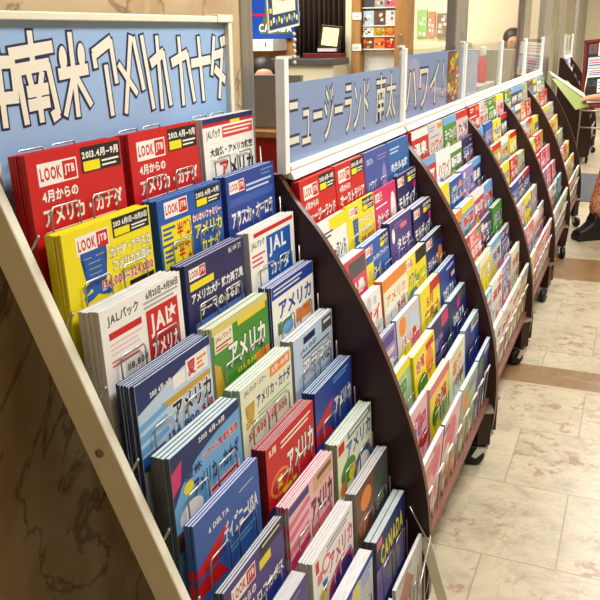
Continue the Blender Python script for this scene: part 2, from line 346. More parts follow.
COVERS[3] = [
  ('paleb', [P([(0, 0), (210, 0), (210, 14), (120, 20), (50, 34), (0, 44)], 'dblue'), T('2013 4月~9月', 34, 22, 90, 32, 'white'), R(96, 24, 130, 44, 'white'), R(134, 14, 200, 46, 'white'), T('夏', 138, 18, 162, 42, 'red'), lines(166, 22, 196, 3, 7, 'orange', 4), R(60, 52, 204, 62, 'gold'), T('アメリカ', 88, 62, 204, 96, 'black', 'white'), P([(0, 60), (70, 54), (76, 62), (0, 70)], 'sky'), P([(0, 76), (70, 70), (76, 78), (0, 88)], 'sky'), P([(0, 94), (70, 88), (76, 96), (0, 106)], 'sky'), T('134,800', 70, 102, 160, 116, 'blue'), T('5月', 170, 100, 204, 116, 'red'), R(0, 108, 60, 130, 'blue')], 'dblue', 7, 'blue and white summer America', 'with curved dark band', ),
  ('green', [R(0, 0, 210, 14, (.85, .80, .45)), R(90, 14, 200, 24, (.93, .8, .2)), R(6, 14, 70, 46, 'cream'), T('JALパック', 10, 18, 66, 30, 'red'), lines(10, 34, 64, 2, 6, 'red', 3), P([(0, 60), (20, 70), (30, 110), (0, 130)], 'gold'), T('アメリカ', 52, 44, 194, 88, 'white', (.1, .3, .08)), T('133,800', 80, 96, 150, 108, 'yellow'), R(150, 96, 206, 112, 'orange')], 'cream', 5, 'green America', 'with a white outlined title'),
  ('white', [R(0, 0, 210, 26, 'royal'), lines(10, 8, 150, 2, 8, 'white', 3), T('アメリカ', 30, 36, 196, 70, 'royal'), R(20, 76, 90, 100, 'green'), R(110, 76, 190, 104, 'orange'), E(70, 96, 26, 14, 'sky')], 'royal', 6, 'white America', 'with a royal blue top band')]
COVERS[4] = [
  ('sky', [P([(0, 0), (210, 0), (210, 16), (130, 22), (70, 34), (24, 56), (0, 80)], 'dblue'), T('2013 4月~9月', 80, 6, 160, 16, 'white'), P([(0, 26), (30, 16), (22, 50), (0, 60)], 'magenta'), T('夏休', 34, 40, 84, 56, 'dblue'), E(42, 66, 14, 9, 'yellow'), T('シアトル線 就航記念', 86, 34, 202, 48, 'red', 'white'), T('アメリカ・カナダ', 56, 60, 200, 92, 'dblue'), E(44, 106, 34, 18, 'white'), R(100, 100, 200, 114, 'palep'), lines(104, 104, 190, 1, 4, 'red', 5), R(0, 120, 210, 150, 'brown')], 'dgrey', 4, 'pale blue America and Canada', 'with a white cloud'),
  ('cream', [T('JALパック・ツアー', 14, 8, 100, 20, 'dgrey'), R(116, 4, 204, 24, 'orange'), T('5月~10月', 124, 8, 196, 20, 'white'), T('アメリカ・カナダ', 58, 32, 204, 56, 'navy', 'white'), T('夏', 12, 36, 52, 78, 'gold'), lines(60, 64, 196, 2, 7, 'mint', 4), T('58,800 398,000', 20, 88, 180, 104, 'magenta'), E(110, 82, 24, 10, 'palep')], 'mint', 4, 'cream and pale green America', 'with an orange tab'),
  ('paleb', [R(50, 10, 112, 24, 'navy'), R(150, 6, 206, 34, 'dgrey'), R(160, 12, 200, 18, 'white'), T('JALの旅', 30, 30, 120, 42, 'dgrey'), lines(40, 46, 190, 1, 8, 'navy', 4), T('アラスカ', 44, 56, 200, 94, 'white', 'dblue'), R(0, 104, 210, 140, (.6, .7, .8))], 'grey', 3, 'white Alaska', 'with a dark blue outlined title')]
COVERS[5] = [
  ('delta', [P([(44, 26), (48, 36), (40, 36)], 'white'), T('DELTA', 54, 27, 104, 36, 'white'), lines(140, 24, 190, 1, 6, 'paleb', 2), T('ディズニーUSA', 84, 48, 200, 82, 'white'), P([(0, 74), (96, 48), (60, 92), (0, 88)], 'red'), P([(0, 96), (60, 96), (90, 128), (0, 120)], 'red'), lines(100, 96, 190, 2, 8, 'sky', 3)], 'delta', 3, 'medium blue', 'with two red triangles', (), [(74, 92, 'red'), (98, 112, 'red'), (112, 128, 'red')]),
  ('red', [T('5月', 12, 8, 40, 22, 'white'), lines(60, 14, 196, 2, 9, 'white', 4), T('アメリカ', 84, 44, 204, 92, 'white', (.35, .04, .05)), E(50, 84, 40, 24, 'orange'), E(50, 84, 34, 18, 'red'), T('夏', 36, 72, 62, 94, 'yellow'), R(60, 104, 120, 112, 'yellow'), R(0, 114, 210, 150, 'dblue')], (.5, .1, .1), 7, 'red America', 'with an orange oval and fanned pages'),
  ('royal', [P([(0, 72), (100, 44), (66, 84), (0, 84)], 'red'), P([(0, 92), (60, 92), (96, 120), (0, 112)], 'red'), lines(100, 10, 190, 2, 7, 'sky', 3), T('アメリカ', 104, 52, 200, 88, 'white')], 'royal', 5, 'royal blue America', 'with red triangles, beside the dark panel')]
COVERS[6] = [
  ('purple', [R(120, 0, 210, 22, 'black'), lines(130, 6, 196, 1, 6, 'lgrey', 4), LK(22, 12, 80), R(116, 26, 158, 42, 'yellow'), T('4月からの', 24, 48, 100, 64, 'white'), T('カリブ ロスカボス', 30, 70, 202, 94, 'white'), R(0, 100, 210, 130, 'royal')], 'dgrey', 3, 'purple', 'with white title and yellow chip'),
  ('palep', [P([(0, 34), (90, 26), (96, 36), (0, 48)], 'pink'), P([(0, 56), (84, 48), (90, 58), (0, 70)], 'pink'), P([(0, 80), (84, 70), (90, 84), (0, 96)], 'pink'), P([(0, 104), (84, 96), (90, 112), (0, 130)], 'magenta'), R(0, 4, 90, 20, 'purple'), R(110, 4, 206, 36, (.85, .65, .55)), R(130, 10, 200, 20, 'brown'), T('アメリカ', 98, 44, 202, 92, 'black', 'pink'), R(100, 100, 200, 120, 'pink')], 'pink', 5, 'pink striped America', 'with a black title', (), [(10, 34, 'grey'), (60, 80, 'grey'), (100, 120, 'lgrey')]),
  ('cream', [R(60, 4, 206, 20, 'teal'), lines(70, 8, 190, 1, 5, 'white', 6), R(6, 8, 40, 30, 'red'), T('アメリカ', 50, 24, 204, 62, 'blue', 'white'), E(60, 84, 44, 26, 'green'), E(90, 98, 30, 16, 'yellow'), E(150, 120, 60, 44, 'blue'), E(150, 124, 44, 34, 'white'), E(30, 110, 20, 16, 'orange')], 'mint', 4, 'bright multicoloured America', 'with blue title and blue ring')]
COVERS[7] = [
  ('purple', [lines(20, 10, 180, 3, 10, 'lilac', 4), T('ハワイ', 40, 44, 180, 80, 'white')], 'lilac', 1, 'violet', 'lowest in the left column'),
  ('white', [R(14, 10, 30, 34, 'red'), R(20, 40, 44, 60, 'pink'), lines(70, 10, 190, 2, 8, 'lilac', 4), E(64, 40, 22, 18, 'pink'), E(64, 40, 14, 11, 'white'), T('アメリカ', 78, 34, 204, 74, 'magenta', 'white'), E(46, 92, 24, 14, 'yellow'), P([(40, 64), (70, 70), (56, 96)], 'blue'), E(140, 116, 70, 40, 'magenta'), E(146, 122, 56, 32, 'purple'), R(0, 100, 40, 120, 'yellow')], 'lgrey', 5, 'white America', 'with magenta title and magenta arc'),
  ('brown', [R(110, 0, 210, 300, 'dgrey'), E(60, 40, 34, 24, 'orange'), R(120, 30, 200, 60, (.25, .35, .25)), E(40, 90, 30, 22, (.7, .4, .3)), lines(120, 80, 190, 3, 10, 'mint', 4)], 'grey', 4, 'brown photo', 'with a dark green right half')]
COVERS[8] = [None,
  ('paleb', [R(0, 0, 210, 14, 'royal'), P([(0, 14), (90, 14), (40, 120), (0, 120)], 'sky'), R(90, 10, 130, 130, (.9, .85, .45)), E(170, 70, 34, 30, 'lgrey'), lines(140, 20, 200, 3, 9, 'lilac', 4)], 'royal', 1, 'pale blue and yellow', 'near the bottom of the middle column'),
  ('dblue', [T('CANADA', 30, 30, 190, 74, 'yellow'), R(6, 6, 40, 24, 'pink'), P([(0, 70), (210, 90), (210, 160), (0, 160)], 'lilac'), E(120, 120, 50, 26, 'grey')], 'dgrey', 2, 'dark blue and yellow script', 'beside the wire tip')]
COVERS[9] = [None, ('grey', [E(70, 40, 50, 30, 'lgrey'), P([(80, 10), (160, 0), (210, 60), (140, 120)], (.6, .45, .4)), lines(20, 80, 190, 3, 12, 'paleb', 5)], 'lgrey', 1, 'grey leaflet', 'held by middle wires'),
  ('lgrey', [P([(0, 60), (80, 10), (140, 60), (60, 130)], (.7, .5, .42)), R(20, 6, 120, 16, 'grey'), lines(20, 80, 190, 4, 12, 'grey', 5)], 'lgrey', 1, 'pale grey photo leaflet', 'held by right end wires')]

RN = ['top', 'second', 'third', 'fourth', 'fifth', 'sixth', 'seventh', 'eighth', 'ninth', 'bottom']
# ------------------------------------------------------------------ the cream front rack
rack = empty('brochure_rack', (-.5, 1.11, 0), 'cream framed straight sloping brochure rack with a blue sign, nearest the camera', 'brochure rack')
RO = Vector((-.5, 1.11, 0))
def rack_part(b, name, bevel=0.):
    b.v = [tuple(Vector(v)-RO) for v in b.v]; return b.build(name, rack, bevel)
b = MB()
fx = lambda z: -.675+.427*(1.-z)
pts = [(fx(1.2), 1.2), (fx(0), 0), (fx(0)-.05, 0), (fx(1.2)-.05, 1.2)]
b.prism(pts, 1, .772, .790, cream_paint); o = rack_part(b, 'side_rail', .003)
b = MB(); b.tube([(fx(.80)-.026, .7725, .80), (fx(.80)-.026, .7695, .80)], .006, dark_steel, 10); rack_part(b, 'screw')
b = MB(); pts2 = [(-.320, .275), (-.236, 0), (-.262, 0), (-.346, .275)]
b.prism(pts2, 1, 1.4868, 1.4896, cream_paint); rack_part(b, 'end_rail', .001)
b = MB(); b.box((-.37, .790, 0), (-.33, 1.468, .04), cream_paint); b.box((-.785, .772, 0), (-.755, 1.482, .04), cream_paint); b.box((-.785, .772, 0), (-.26, .790, .03), cream_paint); rack_part(b, 'base_bar', .003)
b = MB()
for y in (1.26, 1.44): b.prism([(-.775, 1.2), (-.775, .04), (-.765, .04), (-.765, 1.2)], 1, y, y+.012, wire_m)
rack_part(b, 'back_upright')
TILT, DZ, DX = .04, .1, .0415
FO = {(2, 0): .005, (3, 0): .008, (4, 0): .012, (4, 1): .004, (5, 1): .004, (6, 2): .003}
THK = {(2, 0): .035, (3, 0): .033, (4, 0): .035, (5, 0): .018, (6, 0): .018, (4, 1): .033, (5, 1): .029, (6, 1): .026, (7, 2): .026}
def row1(i): return -.712+DX*i, 1.186-DZ*i
def col1(i, c): return .805+.2285*c+.0018*i
def hgt(i): return .25 if i < 9 else .20
def wire_loops(b, x, z, y, tilt, h=HT, m=wire_m, r=.0014, top=.072, bot=.16):
    """two inverted U wires in front of a pocket"""
    for (a, c_) in ((.028, .088), (.118, .178)):
        f = lambda zz: x+tilt*(z-zz)+.0055
        zt, zb = z-top, z-min(bot, h-.01)
        b.tube([(f(zb), y+a, zb), (f(zt+.006), y+a, zt-.006), (f(zt), y+a+.005, zt), (f(zt), y+c_-.005, zt), (f(zt+.006), y+c_, zt-.006), (f(zb), y+c_, zb)], r, m, 6)
for i in range(10):
    X, Z = row1(i); b = MB(); h = hgt(i); zb = Z-h-.005
    xb = X+TILT*h
    for c in range(3):
        wire_loops(b, X+FO.get((i, c), 0), Z, col1(i, c), TILT, h)
    y0, y1 = .804, 1.4825
    for xo in (.002, -.012, -.027): b.tube([(xb+xo, y0, zb-.001+TILT*min(xo, 0)), (xb+xo, y1, zb-.001+TILT*min(xo, 0))], .0016, wire_m, 6)
    xm = X+TILT*.115; zm = Z-.115
    b.tube([(xm-.006, .790, zm-.012), (xm+.002, .796, zm), (xm+.008, .799, zm+.012), (xm+.006, .801, zm+.014)], .0022, wire_m, 6)
    b.tube([(xb+.006, y1+.004, zb), (X+.006, y1+.004, Z-.075)], .0016, wire_m, 6)
    if i == 9:
        for yy in (1.16, 1.22, 1.28, 1.34, 1.40, 1.46): b.tube([(X+.014, yy, Z-.02), (xb+.010, yy, zb)], .0016, wire_m, 6)
        b.tube([(X+.020, 1.30, Z-.15), (X+.020, 1.484, Z-.0)], .002, wire_m, 6); b.tube([(X-.03, 1.4855, Z+.06), (X+.016, 1.4855, Z-.02)], .002, wire_m, 6)
    rack_part(b, 'wire_row')
# loops standing free above the top row
for y in (.835, .903, 1.064, 1.132, 1.295, 1.363):
    b = MB(); xl = -.738
    b.tube([(xl, y, 1.13), (xl, y, 1.181), (xl, y+.004, 1.186), (xl, y+.05, 1.186), (xl, y+.054, 1.181), (xl, y+.054, 1.13)], .0016, wire_m, 6)
    b.v = [(v[0]-.012, v[1], v[2]) for v in b.v]
    rack_part(b, 'wire_loop')

# sign of the front rack
SX = -.760
b = MB(); YR = 1.478
b.box((SX-.02, .80, 1.350), (SX+.006, YR-.005, 1.361), cream_paint); b.box((SX-.02, YR-.062, 1.350), (SX+.0075, YR, 1.364), cream_paint)
b.box((SX-.02, YR-.017, 1.04), (SX+.006, YR-.002, 1.350), cream_paint); b.box((SX-.02, .80, 1.04), (SX+.006, .808, 1.350), cream_paint)
b.box((SX-.02, .808, 1.04), (SX+.004, YR-.017, 1.05), cream_paint)
for y in (1.2, YR-.035): b.box((SX-.02, y, .04), (SX-.008, y+.018, 1.05), cream_paint)
sign = rack_part(b, 'sign_frame', .0015)
b = MB(); b.box((SX-.012, .808, 1.05), (SX-.004, YR-.017, 1.350), grainy('light_blue_paper', (.62, .74, .89), (.58, .71, .87), 4, .3))
rack_part(b, 'sign_panel')
LET = dict(
 chu=[((.5, 0), (.5, 1)), ((0, .14), (1, .14)), ((0, .62), (1, .62)), ((.04, .14), (.04, .62)), ((.96, .14), (.96, .62))],
 nan=[((.02, .2), (.98, .13)), ((.5, -.04), (.5, .32)), ((.14, .36), (.22, 1.0)), ((.12, .38), (.86, .33)), ((.84, .34), (.98, .93)), ((.98, .93), (.84, .97)), ((.38, .44), (.42, .58)), ((.68, .43), (.62, .57)), ((.32, .64), (.78, .62)), ((.32, .8), (.78, .78)), ((.55, .6), (.57, 1.0))],
 bei=[((.48, -.03), (.52, 1.0)), ((.04, .46), (.96, .42)), ((.5, .46), (.12, .97)), ((.52, .46), (.98, .88))],
 a=[((.02, .2), (.78, .04)), ((.02, .2), (.06, .36)), ((.78, .04), (.92, .58)), ((.5, .36), (.62, 1.0))],
 me=[((.80, 0), (.26, 1.0)), ((.06, .36), (.94, .76))],
 ri=[((.08, .02), (.42, .7)), ((.5, 0), (.88, .98))],
 ka=[((.38, 0), (.45, 1.0)), ((.02, .36), (.66, .22)), ((.66, .22), (.92, .97))],
 ka2=[((.36, 0), (.42, 1.0)), ((.02, .36), (.68, .24)), ((.68, .24), (.92, .97))],
 na=[((.42, 0), (.55, 1.0)), ((.02, .4), (.98, .36))],
 da=[((.3, 0), (.08, .6)), ((.24, .3), (.8, .26)), ((.8, .2), (.5, 1.0)), ((.3, .52), (.9, .72)), ((.74, .02), (.8, .14)), ((.92, .0), (.97, .12))])
LBOX = dict(chu=(.772, .826, 1.318, 1.222), nan=(.817, .890, 1.336, 1.222), bei=(.893, .960, 1.335, 1.222), a=(.975, 1.024, 1.332, 1.216), me=(1.032, 1.074, 1.333, 1.216), ri=(1.074, 1.122, 1.333, 1.214), ka=(1.122, 1.173, 1.332, 1.214), ka2=(1.186, 1.252, 1.330, 1.214), na=(1.250, 1.310, 1.330, 1.216), da=(1.317, 1.370, 1.330, 1.216))
cut_cream = mat('cream_cut_paper', (.93, .90, .83), .55); ink_navy = mat('navy_outline', (.13, .13, .30), .55)
b = MB()
for grow, m, x in ((.0032, ink_navy, SX-.0035), (0, cut_cream, SX-.003)):
    for k, strokes in LET.items():
        y0, y1, z0, z1 = LBOX[k]; sc = -SX/.72; y0, y1, z0, z1 = y0*sc, y1*sc, H+(z0-H)*sc-.006, H+(z1-H)*sc+.002; wd = (y1-y0)*dict(chu=0, nan=.07, bei=0).get(k, .07); sf = dict(chu=-.008, nan=.0, bei=.008).get(k, .010); y0, y1 = y0+sf-wd, y1+sf+wd
        if k == 'bei':
            for cu in (.2, .80):
                cy, cz = y0+(y1-y0)*cu, z0+(z1-z0)*(.27 if cu < .5 else .24); b.add([(x-.00001, cy+(.0085+grow)*math.cos(a*.314), cz+(.017+grow)*math.sin(a*.314)) for a in range(20)], [tuple(range(20))], m)
        for (p, q) in strokes:
            p = Vector((y0+(y1-y0)*p[0], z0+(z1-z0)*p[1])); q = Vector((y0+(y1-y0)*q[0], z0+(z1-z0)*q[1]))
            d = (q-p).normalized(); n = Vector((-d.y, d.x)); horiz = abs(d.x) > abs(d.y)
            w = (.0080 if horiz else .0050)+grow
            if k in ('nan',) and not horiz: w = .0052+grow
            x += .000012; p = p-d*(grow+.002); q = q+d*(grow+.002)
            b.add([(x, *(p-n*w)), (x, *(q-n*w)), (x, *(q+n*w)), (x, *(p+n*w))], [(0, 1, 2, 3)] if d.cross(n) > 0 else [(3, 2, 1, 0)], m)
b.v = [tuple(Vector(v)-RO) for v in b.v]
lt = b.build('sign_lettering', rack)

for i in range(10):
    X, Z = row1(i)
    for c in range(3):
        d = COVERS[i][c]
        if d is None: continue
        base, els, spine, n, desc, extra = d[:6]
        stripes = d[7] if len(d) > 7 else ()
        th = THK.get((i, c), .029)-.0025
        if i == 9: n, th = 1, .008
        t = th/n-.0005
        ms = brochure_meshes(desc, t, base, els, spine, hgt(i), stripes)
        pos = '%s row, cream rack' % RN[i]
        place_pile(ms, (X+FO.get((i, c), 0), col1(i, c), Z), TILT, n, t, hgt(i), '%s brochure %s, %s' % (desc, extra, pos), '%s brochure behind the front one, %s, %s' % (desc, ['left', 'middle', 'right'][c], pos), 'brochures in the cream front rack', random.uniform(-.006, .006))

# ------------------------------------------------------------------ the brown racks on casters
PROF = [(-.668, 1.055), (-.63, 1.0), (-.575, .935), (-.525, .86), (-.475, .775), (-.425, .67), (-.382, .56), (-.345, .44), (-.325, .32), (-.320, .20), (-.326, .12), (-.340, .065)]
def smooth_prof(p, n=4):
    out = []
    for i in range(len(p)-1):
        p0, p1, p2, p3 = p[max(i-1, 0)], p[i], p[i+1], p[min(i+2, len(p)-1)]
        for k in range(n):
            t = k/n; out.append(tuple(.5*(2*p1[j]+(p2[j]-p0[j])*t+(2*p0[j]-5*p1[j]+4*p2[j]-p3[j])*t*t+(3*p1[j]-p0[j]-3*p2[j]+p3[j])*t**3) for j in (0, 1)))
    return out+[p[-1]]
SP = smooth_prof(PROF)
ROWS = [(-.632, 1.037), (-.603, .950), (-.553, .863), (-.509, .777), (-.472, .690), (-.430, .604), (-.388, .521), (-.347, .432)]
YL = [1.490, 2.380, 3.270, 4.160, 5.050]; RW = .888
T2 = .1
RH = [HT]*6+[.288, .205]
def panel_inside(x, z):
    if not (.065 < z < 1.055) or x < -.70: return False
    for (x0, z0), (x1, z1) in zip(SP, SP[1:]):
        if z1 <= z <= z0: return x < x0+(x1-x0)*(z-z0)/(z1-z0 or 1)
    return False
def in_view(p, panels):
    d = Vector(p)-Vector((0, 0, H)); q = Vector((d.dot(CR), d.dot(CU), d.dot(CF)))
    if q.z <= 0 or abs(q.x/q.z)*800 > 304 or abs(q.y/q.z)*800 > 304: return False
    for y in panels:
        if 0 < y < p[1]:
            t = y/p[1]
            if panel_inside(p[0]*t, H+(p[2]-H)*t): return False
    return True
def caster(root, x, y, rz):
    M4 = Matrix.Translation((x, y, 0)) @ Matrix.Rotation(rz, 4, 'Z')
    b = MB(); b.box((-.025, -.024, .190), (.025, .024, .1995), steel, M4)
    b.box((-.020, -.018, .078), (.020, .018, .190), brown, M4)
    for s in (-1, 1):
        b.add([M4 @ Vector(v) for v in [(-.016, s*.018, .066), (.020, s*.018, .066), (.036, s*.018, .036), (.022, s*.018, .030), (-.016, s*.0205, .066), (.020, s*.0205, .066), (.036, s*.0205, .036), (.022, s*.0205, .030)]], [(0, 1, 2, 3), (7, 6, 5, 4), (0, 4, 5, 1), (1, 5, 6, 2), (2, 6, 7, 3), (3, 7, 4, 0)], mat('zinc_plate', (.82, .82, .80), .35, .6))
    b.box((-.016, -.0205, .064), (.020, .0205, .067), mat('zinc_plate', (.82, .82, .80), .35, .6), M4)
    f = b.build('caster', root)
    b = MB(); Mw = M4 @ Matrix.Translation((.026, 0, .034)) @ Matrix.Rotation(math.pi/2, 4, 'X')
    b.lathe([(.010, -.0135), (.028, -.013), (.033, -.009), (.034, 0), (.033, .009), (.028, .013), (.010, .0135)], black_rub, 24, Mw)
    b.build('wheel', f)
poster_blue = grainy('poster_blue_paper', (.56, .64, .79), (.52, .60, .76), 3, .5)
def build_rack(y0, k, label, dx=0., sign=True, far=False):
    root = empty('brochure_rack', (-.5+dx, y0+RW/2, 0), label, 'brochure rack', 'brown brochure racks on casters')
    RO2 = Vector((-.5+dx, y0+RW/2, 0))
    def part(b, name, bevel=0., mv=True, par=None):
        b.v = [(v[0]+dx-RO2.x, v[1]-RO2.y, v[2]) for v in b.v]; return b.build(name, par or root, bevel)
    for a in (y0, y0+RW-.017):
        b = MB(); poly = SP+[(-.70, .065), (-.70, 1.055)]; n = len(poly)
        vs = [(p[0], a, p[1]) for p in poly]+[(p[0], a+.017, p[1]) for p in poly]
        b.add(vs, [tuple(range(n)), tuple(range(n, 2*n))[::-1]], brown)
        fr = [(i, n+i, n+(i+1) % n, (i+1) % n) for i in range(n)]
        m_ = len(SP)-1
        b.add(vs, fr[:m_], brown_edge); b.add(vs, fr[m_:], brown)
        part(b, 'side_panel')
    ya, yb = y0+.017, y0+RW-.017
    b = MB(); b.prism([(-.70, 1.04), (-.70, .20), (-.69, .20), (-.69, 1.04)], 1, ya, yb, brown); part(b, 'back_board')
    b = MB(); b.prism([(-.69, .200), (-.340, .200), (-.340, .222), (-.69, .222)], 1, ya, yb, ledge_m); part(b, 'bottom_shelf', .002)
    # casters: children of the rack, in its own frame
    for cx, cy, rz in ((-.348, y0+.060, 3.2+k*.37), (-.348, y0+RW-.045, 3.5+k*.5), (-.62, y0+.060, 1.), (-.62, y0+RW-.060, 2.)):
        caster(root, cx+dx-RO2.x, cy-RO2.y, rz)
    for i, (X, Z) in enumerate(ROWS):
        b = MB(); last = i == 7
        for c in range(4):
            y = ya+.004+.2125*c
            if last:
                for (a, c_) in ((.02, .075), (.13, .185)):
                    f = lambda zz: X+TT[i]*(Z-zz)+.0065
                    b.tube([(f(.226), y+a, .226), (f(Z-.09), y+a, Z-.09), (f(Z-.085)+.004, y+a+.006, Z-.083), (f(Z-.085)+.004, y+c_-.006, Z-.083), (f(Z-.09), y+c_, Z-.09), (f(.226), y+c_, .226)], .0026, wire_w, 6)
            else: wire_loops(b, X, Z, y, TT[i], HT, wire_m, .0010, .078, .12)
        zb = Z-RH[i]-.0035; xb = X+TT[i]*RH[i]
        if not last:
            for xo in (-.001, -.010): b.tube([(xb+xo, ya, zb+TT[i]*xo), (xb+xo, yb, zb+TT[i]*xo)], .0016, wire_w, 6)
        part(b, 'wire_row')
    if not sign: return root, ya
    # sign frame on top
    b = MB(); xs = -.66
    ends = [y0] + ([y0+RW-.024] if k == 4 or far else [])
    for a in ends:
        b.box((xs-.012, a+.002, 1.055), (xs+.009, a+.024, 1.283), white_paint)
    fr = part(b, 'sign_frame', .002)
    b = MB(); b.prism([(xs-.018, 1.046), (xs+.016, 1.0400), (xs+.019, 1.0425), (xs+.009, 1.060), (xs+.012, 1.061), (xs+.012, 1.070), (xs-.01, 1.070), (xs-.018, 1.066)], 1, y0+.0245, y0+RW-(.024 if (k == 4 or far) else -.0015), white_paint); part(b, 'bottom_rail', .0015)
    pa, pb = y0+.0245, y0+RW-(.024 if (k == 4 or far) else -.0005)
    b = MB(); b.box((xs-.002, pa+.001, 1.0705), (xs+.001, pb-.001, 1.276), acrylic); part(b, 'clear_panel')
    b = MB(); b.box((xs-.001, pb-.006, 1.0705), (xs+.003, pb-.001, 1.276), white_paint); part(b, 'end_strip')
    if far:
        b = MB(); b.box((xs-.006, pa+.01, 1.071), (xs-.0035, pb-.01, 1.27), inkmat((.92, .91, .88)))
        for u in (.08, .50): b.box((xs-.0034, pa+u, 1.12), (xs-.003, pa+u+.22, 1.25), inkmat(K['dgrey']))
        b.box((xs-.0034, pa+.62, 1.24), (xs-.003, pa+.80, 1.265), inkmat(K['red'])); part(b, 'sign_paper')
    elif k in (0, 1, 2):
        b = MB(); zt = (1.232, 1.262, 1.25)[k]; ye = pb-.01 if k < 2 else pa+.30
        b.box((xs-.006, pa+.002, 1.071), (xs-.0035, ye, zt), poster_blue if k < 2 else grainy('grey_blue_paper', (.70, .74, .82), (.60, .64, .74), 5, .5)); part(b, 'sign_paper')
        b = MB()
        txt = {0: [('ニュージーランド', .02, .56, 1.088, 1.220), ('南太', .62, .82, 1.088, 1.222)], 1: [('ハワイ', .03, .47, 1.086, 1.235), ('!', .52, .545, 1.10, 1.235)]}.get(k, [])
        for s, a0, a1, z0, z1 in txt:
            for kk, m, x in (('p', ink_navy, xs-.0033), ('t', cut_cream, xs-.003)):
                vs, fs = text_in_box(s, (a0, -z1, a1, -z0), kk)
                b.add([(x, pa+p[0], -p[1]) for p in vs], fs, m)
        if b.v: part(b, 'sign_lettering')
        if k == 1:
            b = MB(); q = random.Random(3); ps = pa+.60
            b.box((xs-.0033, ps, 1.075), (xs-.0028, ps+.20, 1.258), inkmat(K['brown']))
            for j in range(60):
                uu, vv = q.random()*.18, q.random()*.165; c = q.choice(['yellow', 'magenta', 'orange', 'red', 'pink', 'green', 'white', 'purple', 'gold'])
                x = xs-.0027+j*.00001
                if vv > .11: c = q.choice(['yellow', 'yellow', 'orange', 'green'])
                b.box((x-.00001, ps+uu, 1.077+vv), (x, ps+uu+.02+q.random()*.02, 1.077+vv+.010+q.random()*.01), inkmat(K[c]))
            part(b, 'small_poster')
    return root, ya

ORD = ['first', 'second', 'third', 'fourth', 'fifth']
def g(title, tc='white', sub='white', oc=None, chip=True, logo=True, photo=None, date=True):
    e = []
    if logo: e += LK(18, 12, 66)
    else: e += lines(14, 12, 90, 2, 9, sub, 4)
    if date: e += DL(118, 3, 206, 34)
    elif chip: e.append(R(130, 8, 200, 24, 'orange'))
    e.append(T(title, 16, 56, 200, 92, tc, oc))
    e += lines(20, 42, 150, 1, 8, sub, 5)
    if photo: e += [R(0, 104, 210, 180, photo), E(100, 120, 60, 18, sub)]
    return e
def busy(seed, cols, title=None, tc='red'):
    q = random.Random(seed); e = []
    for _ in range(9):
        u, v = q.random()*170, q.random()*120+10; e.append(R(u, v, u+20+q.random()*60, v+6+q.random()*22, q.choice(cols)))
    for _ in range(4): e.append(E(20+q.random()*170, 20+q.random()*110, 10+q.random()*24, 8+q.random()*14, q.choice(cols)))
    if title: e.append(T(title, 24, 36, 196, 72, tc, 'white'))
    return e
MX = ['red', 'pink', 'orange', 'white', 'sky', 'yellow', 'green', 'lilac']
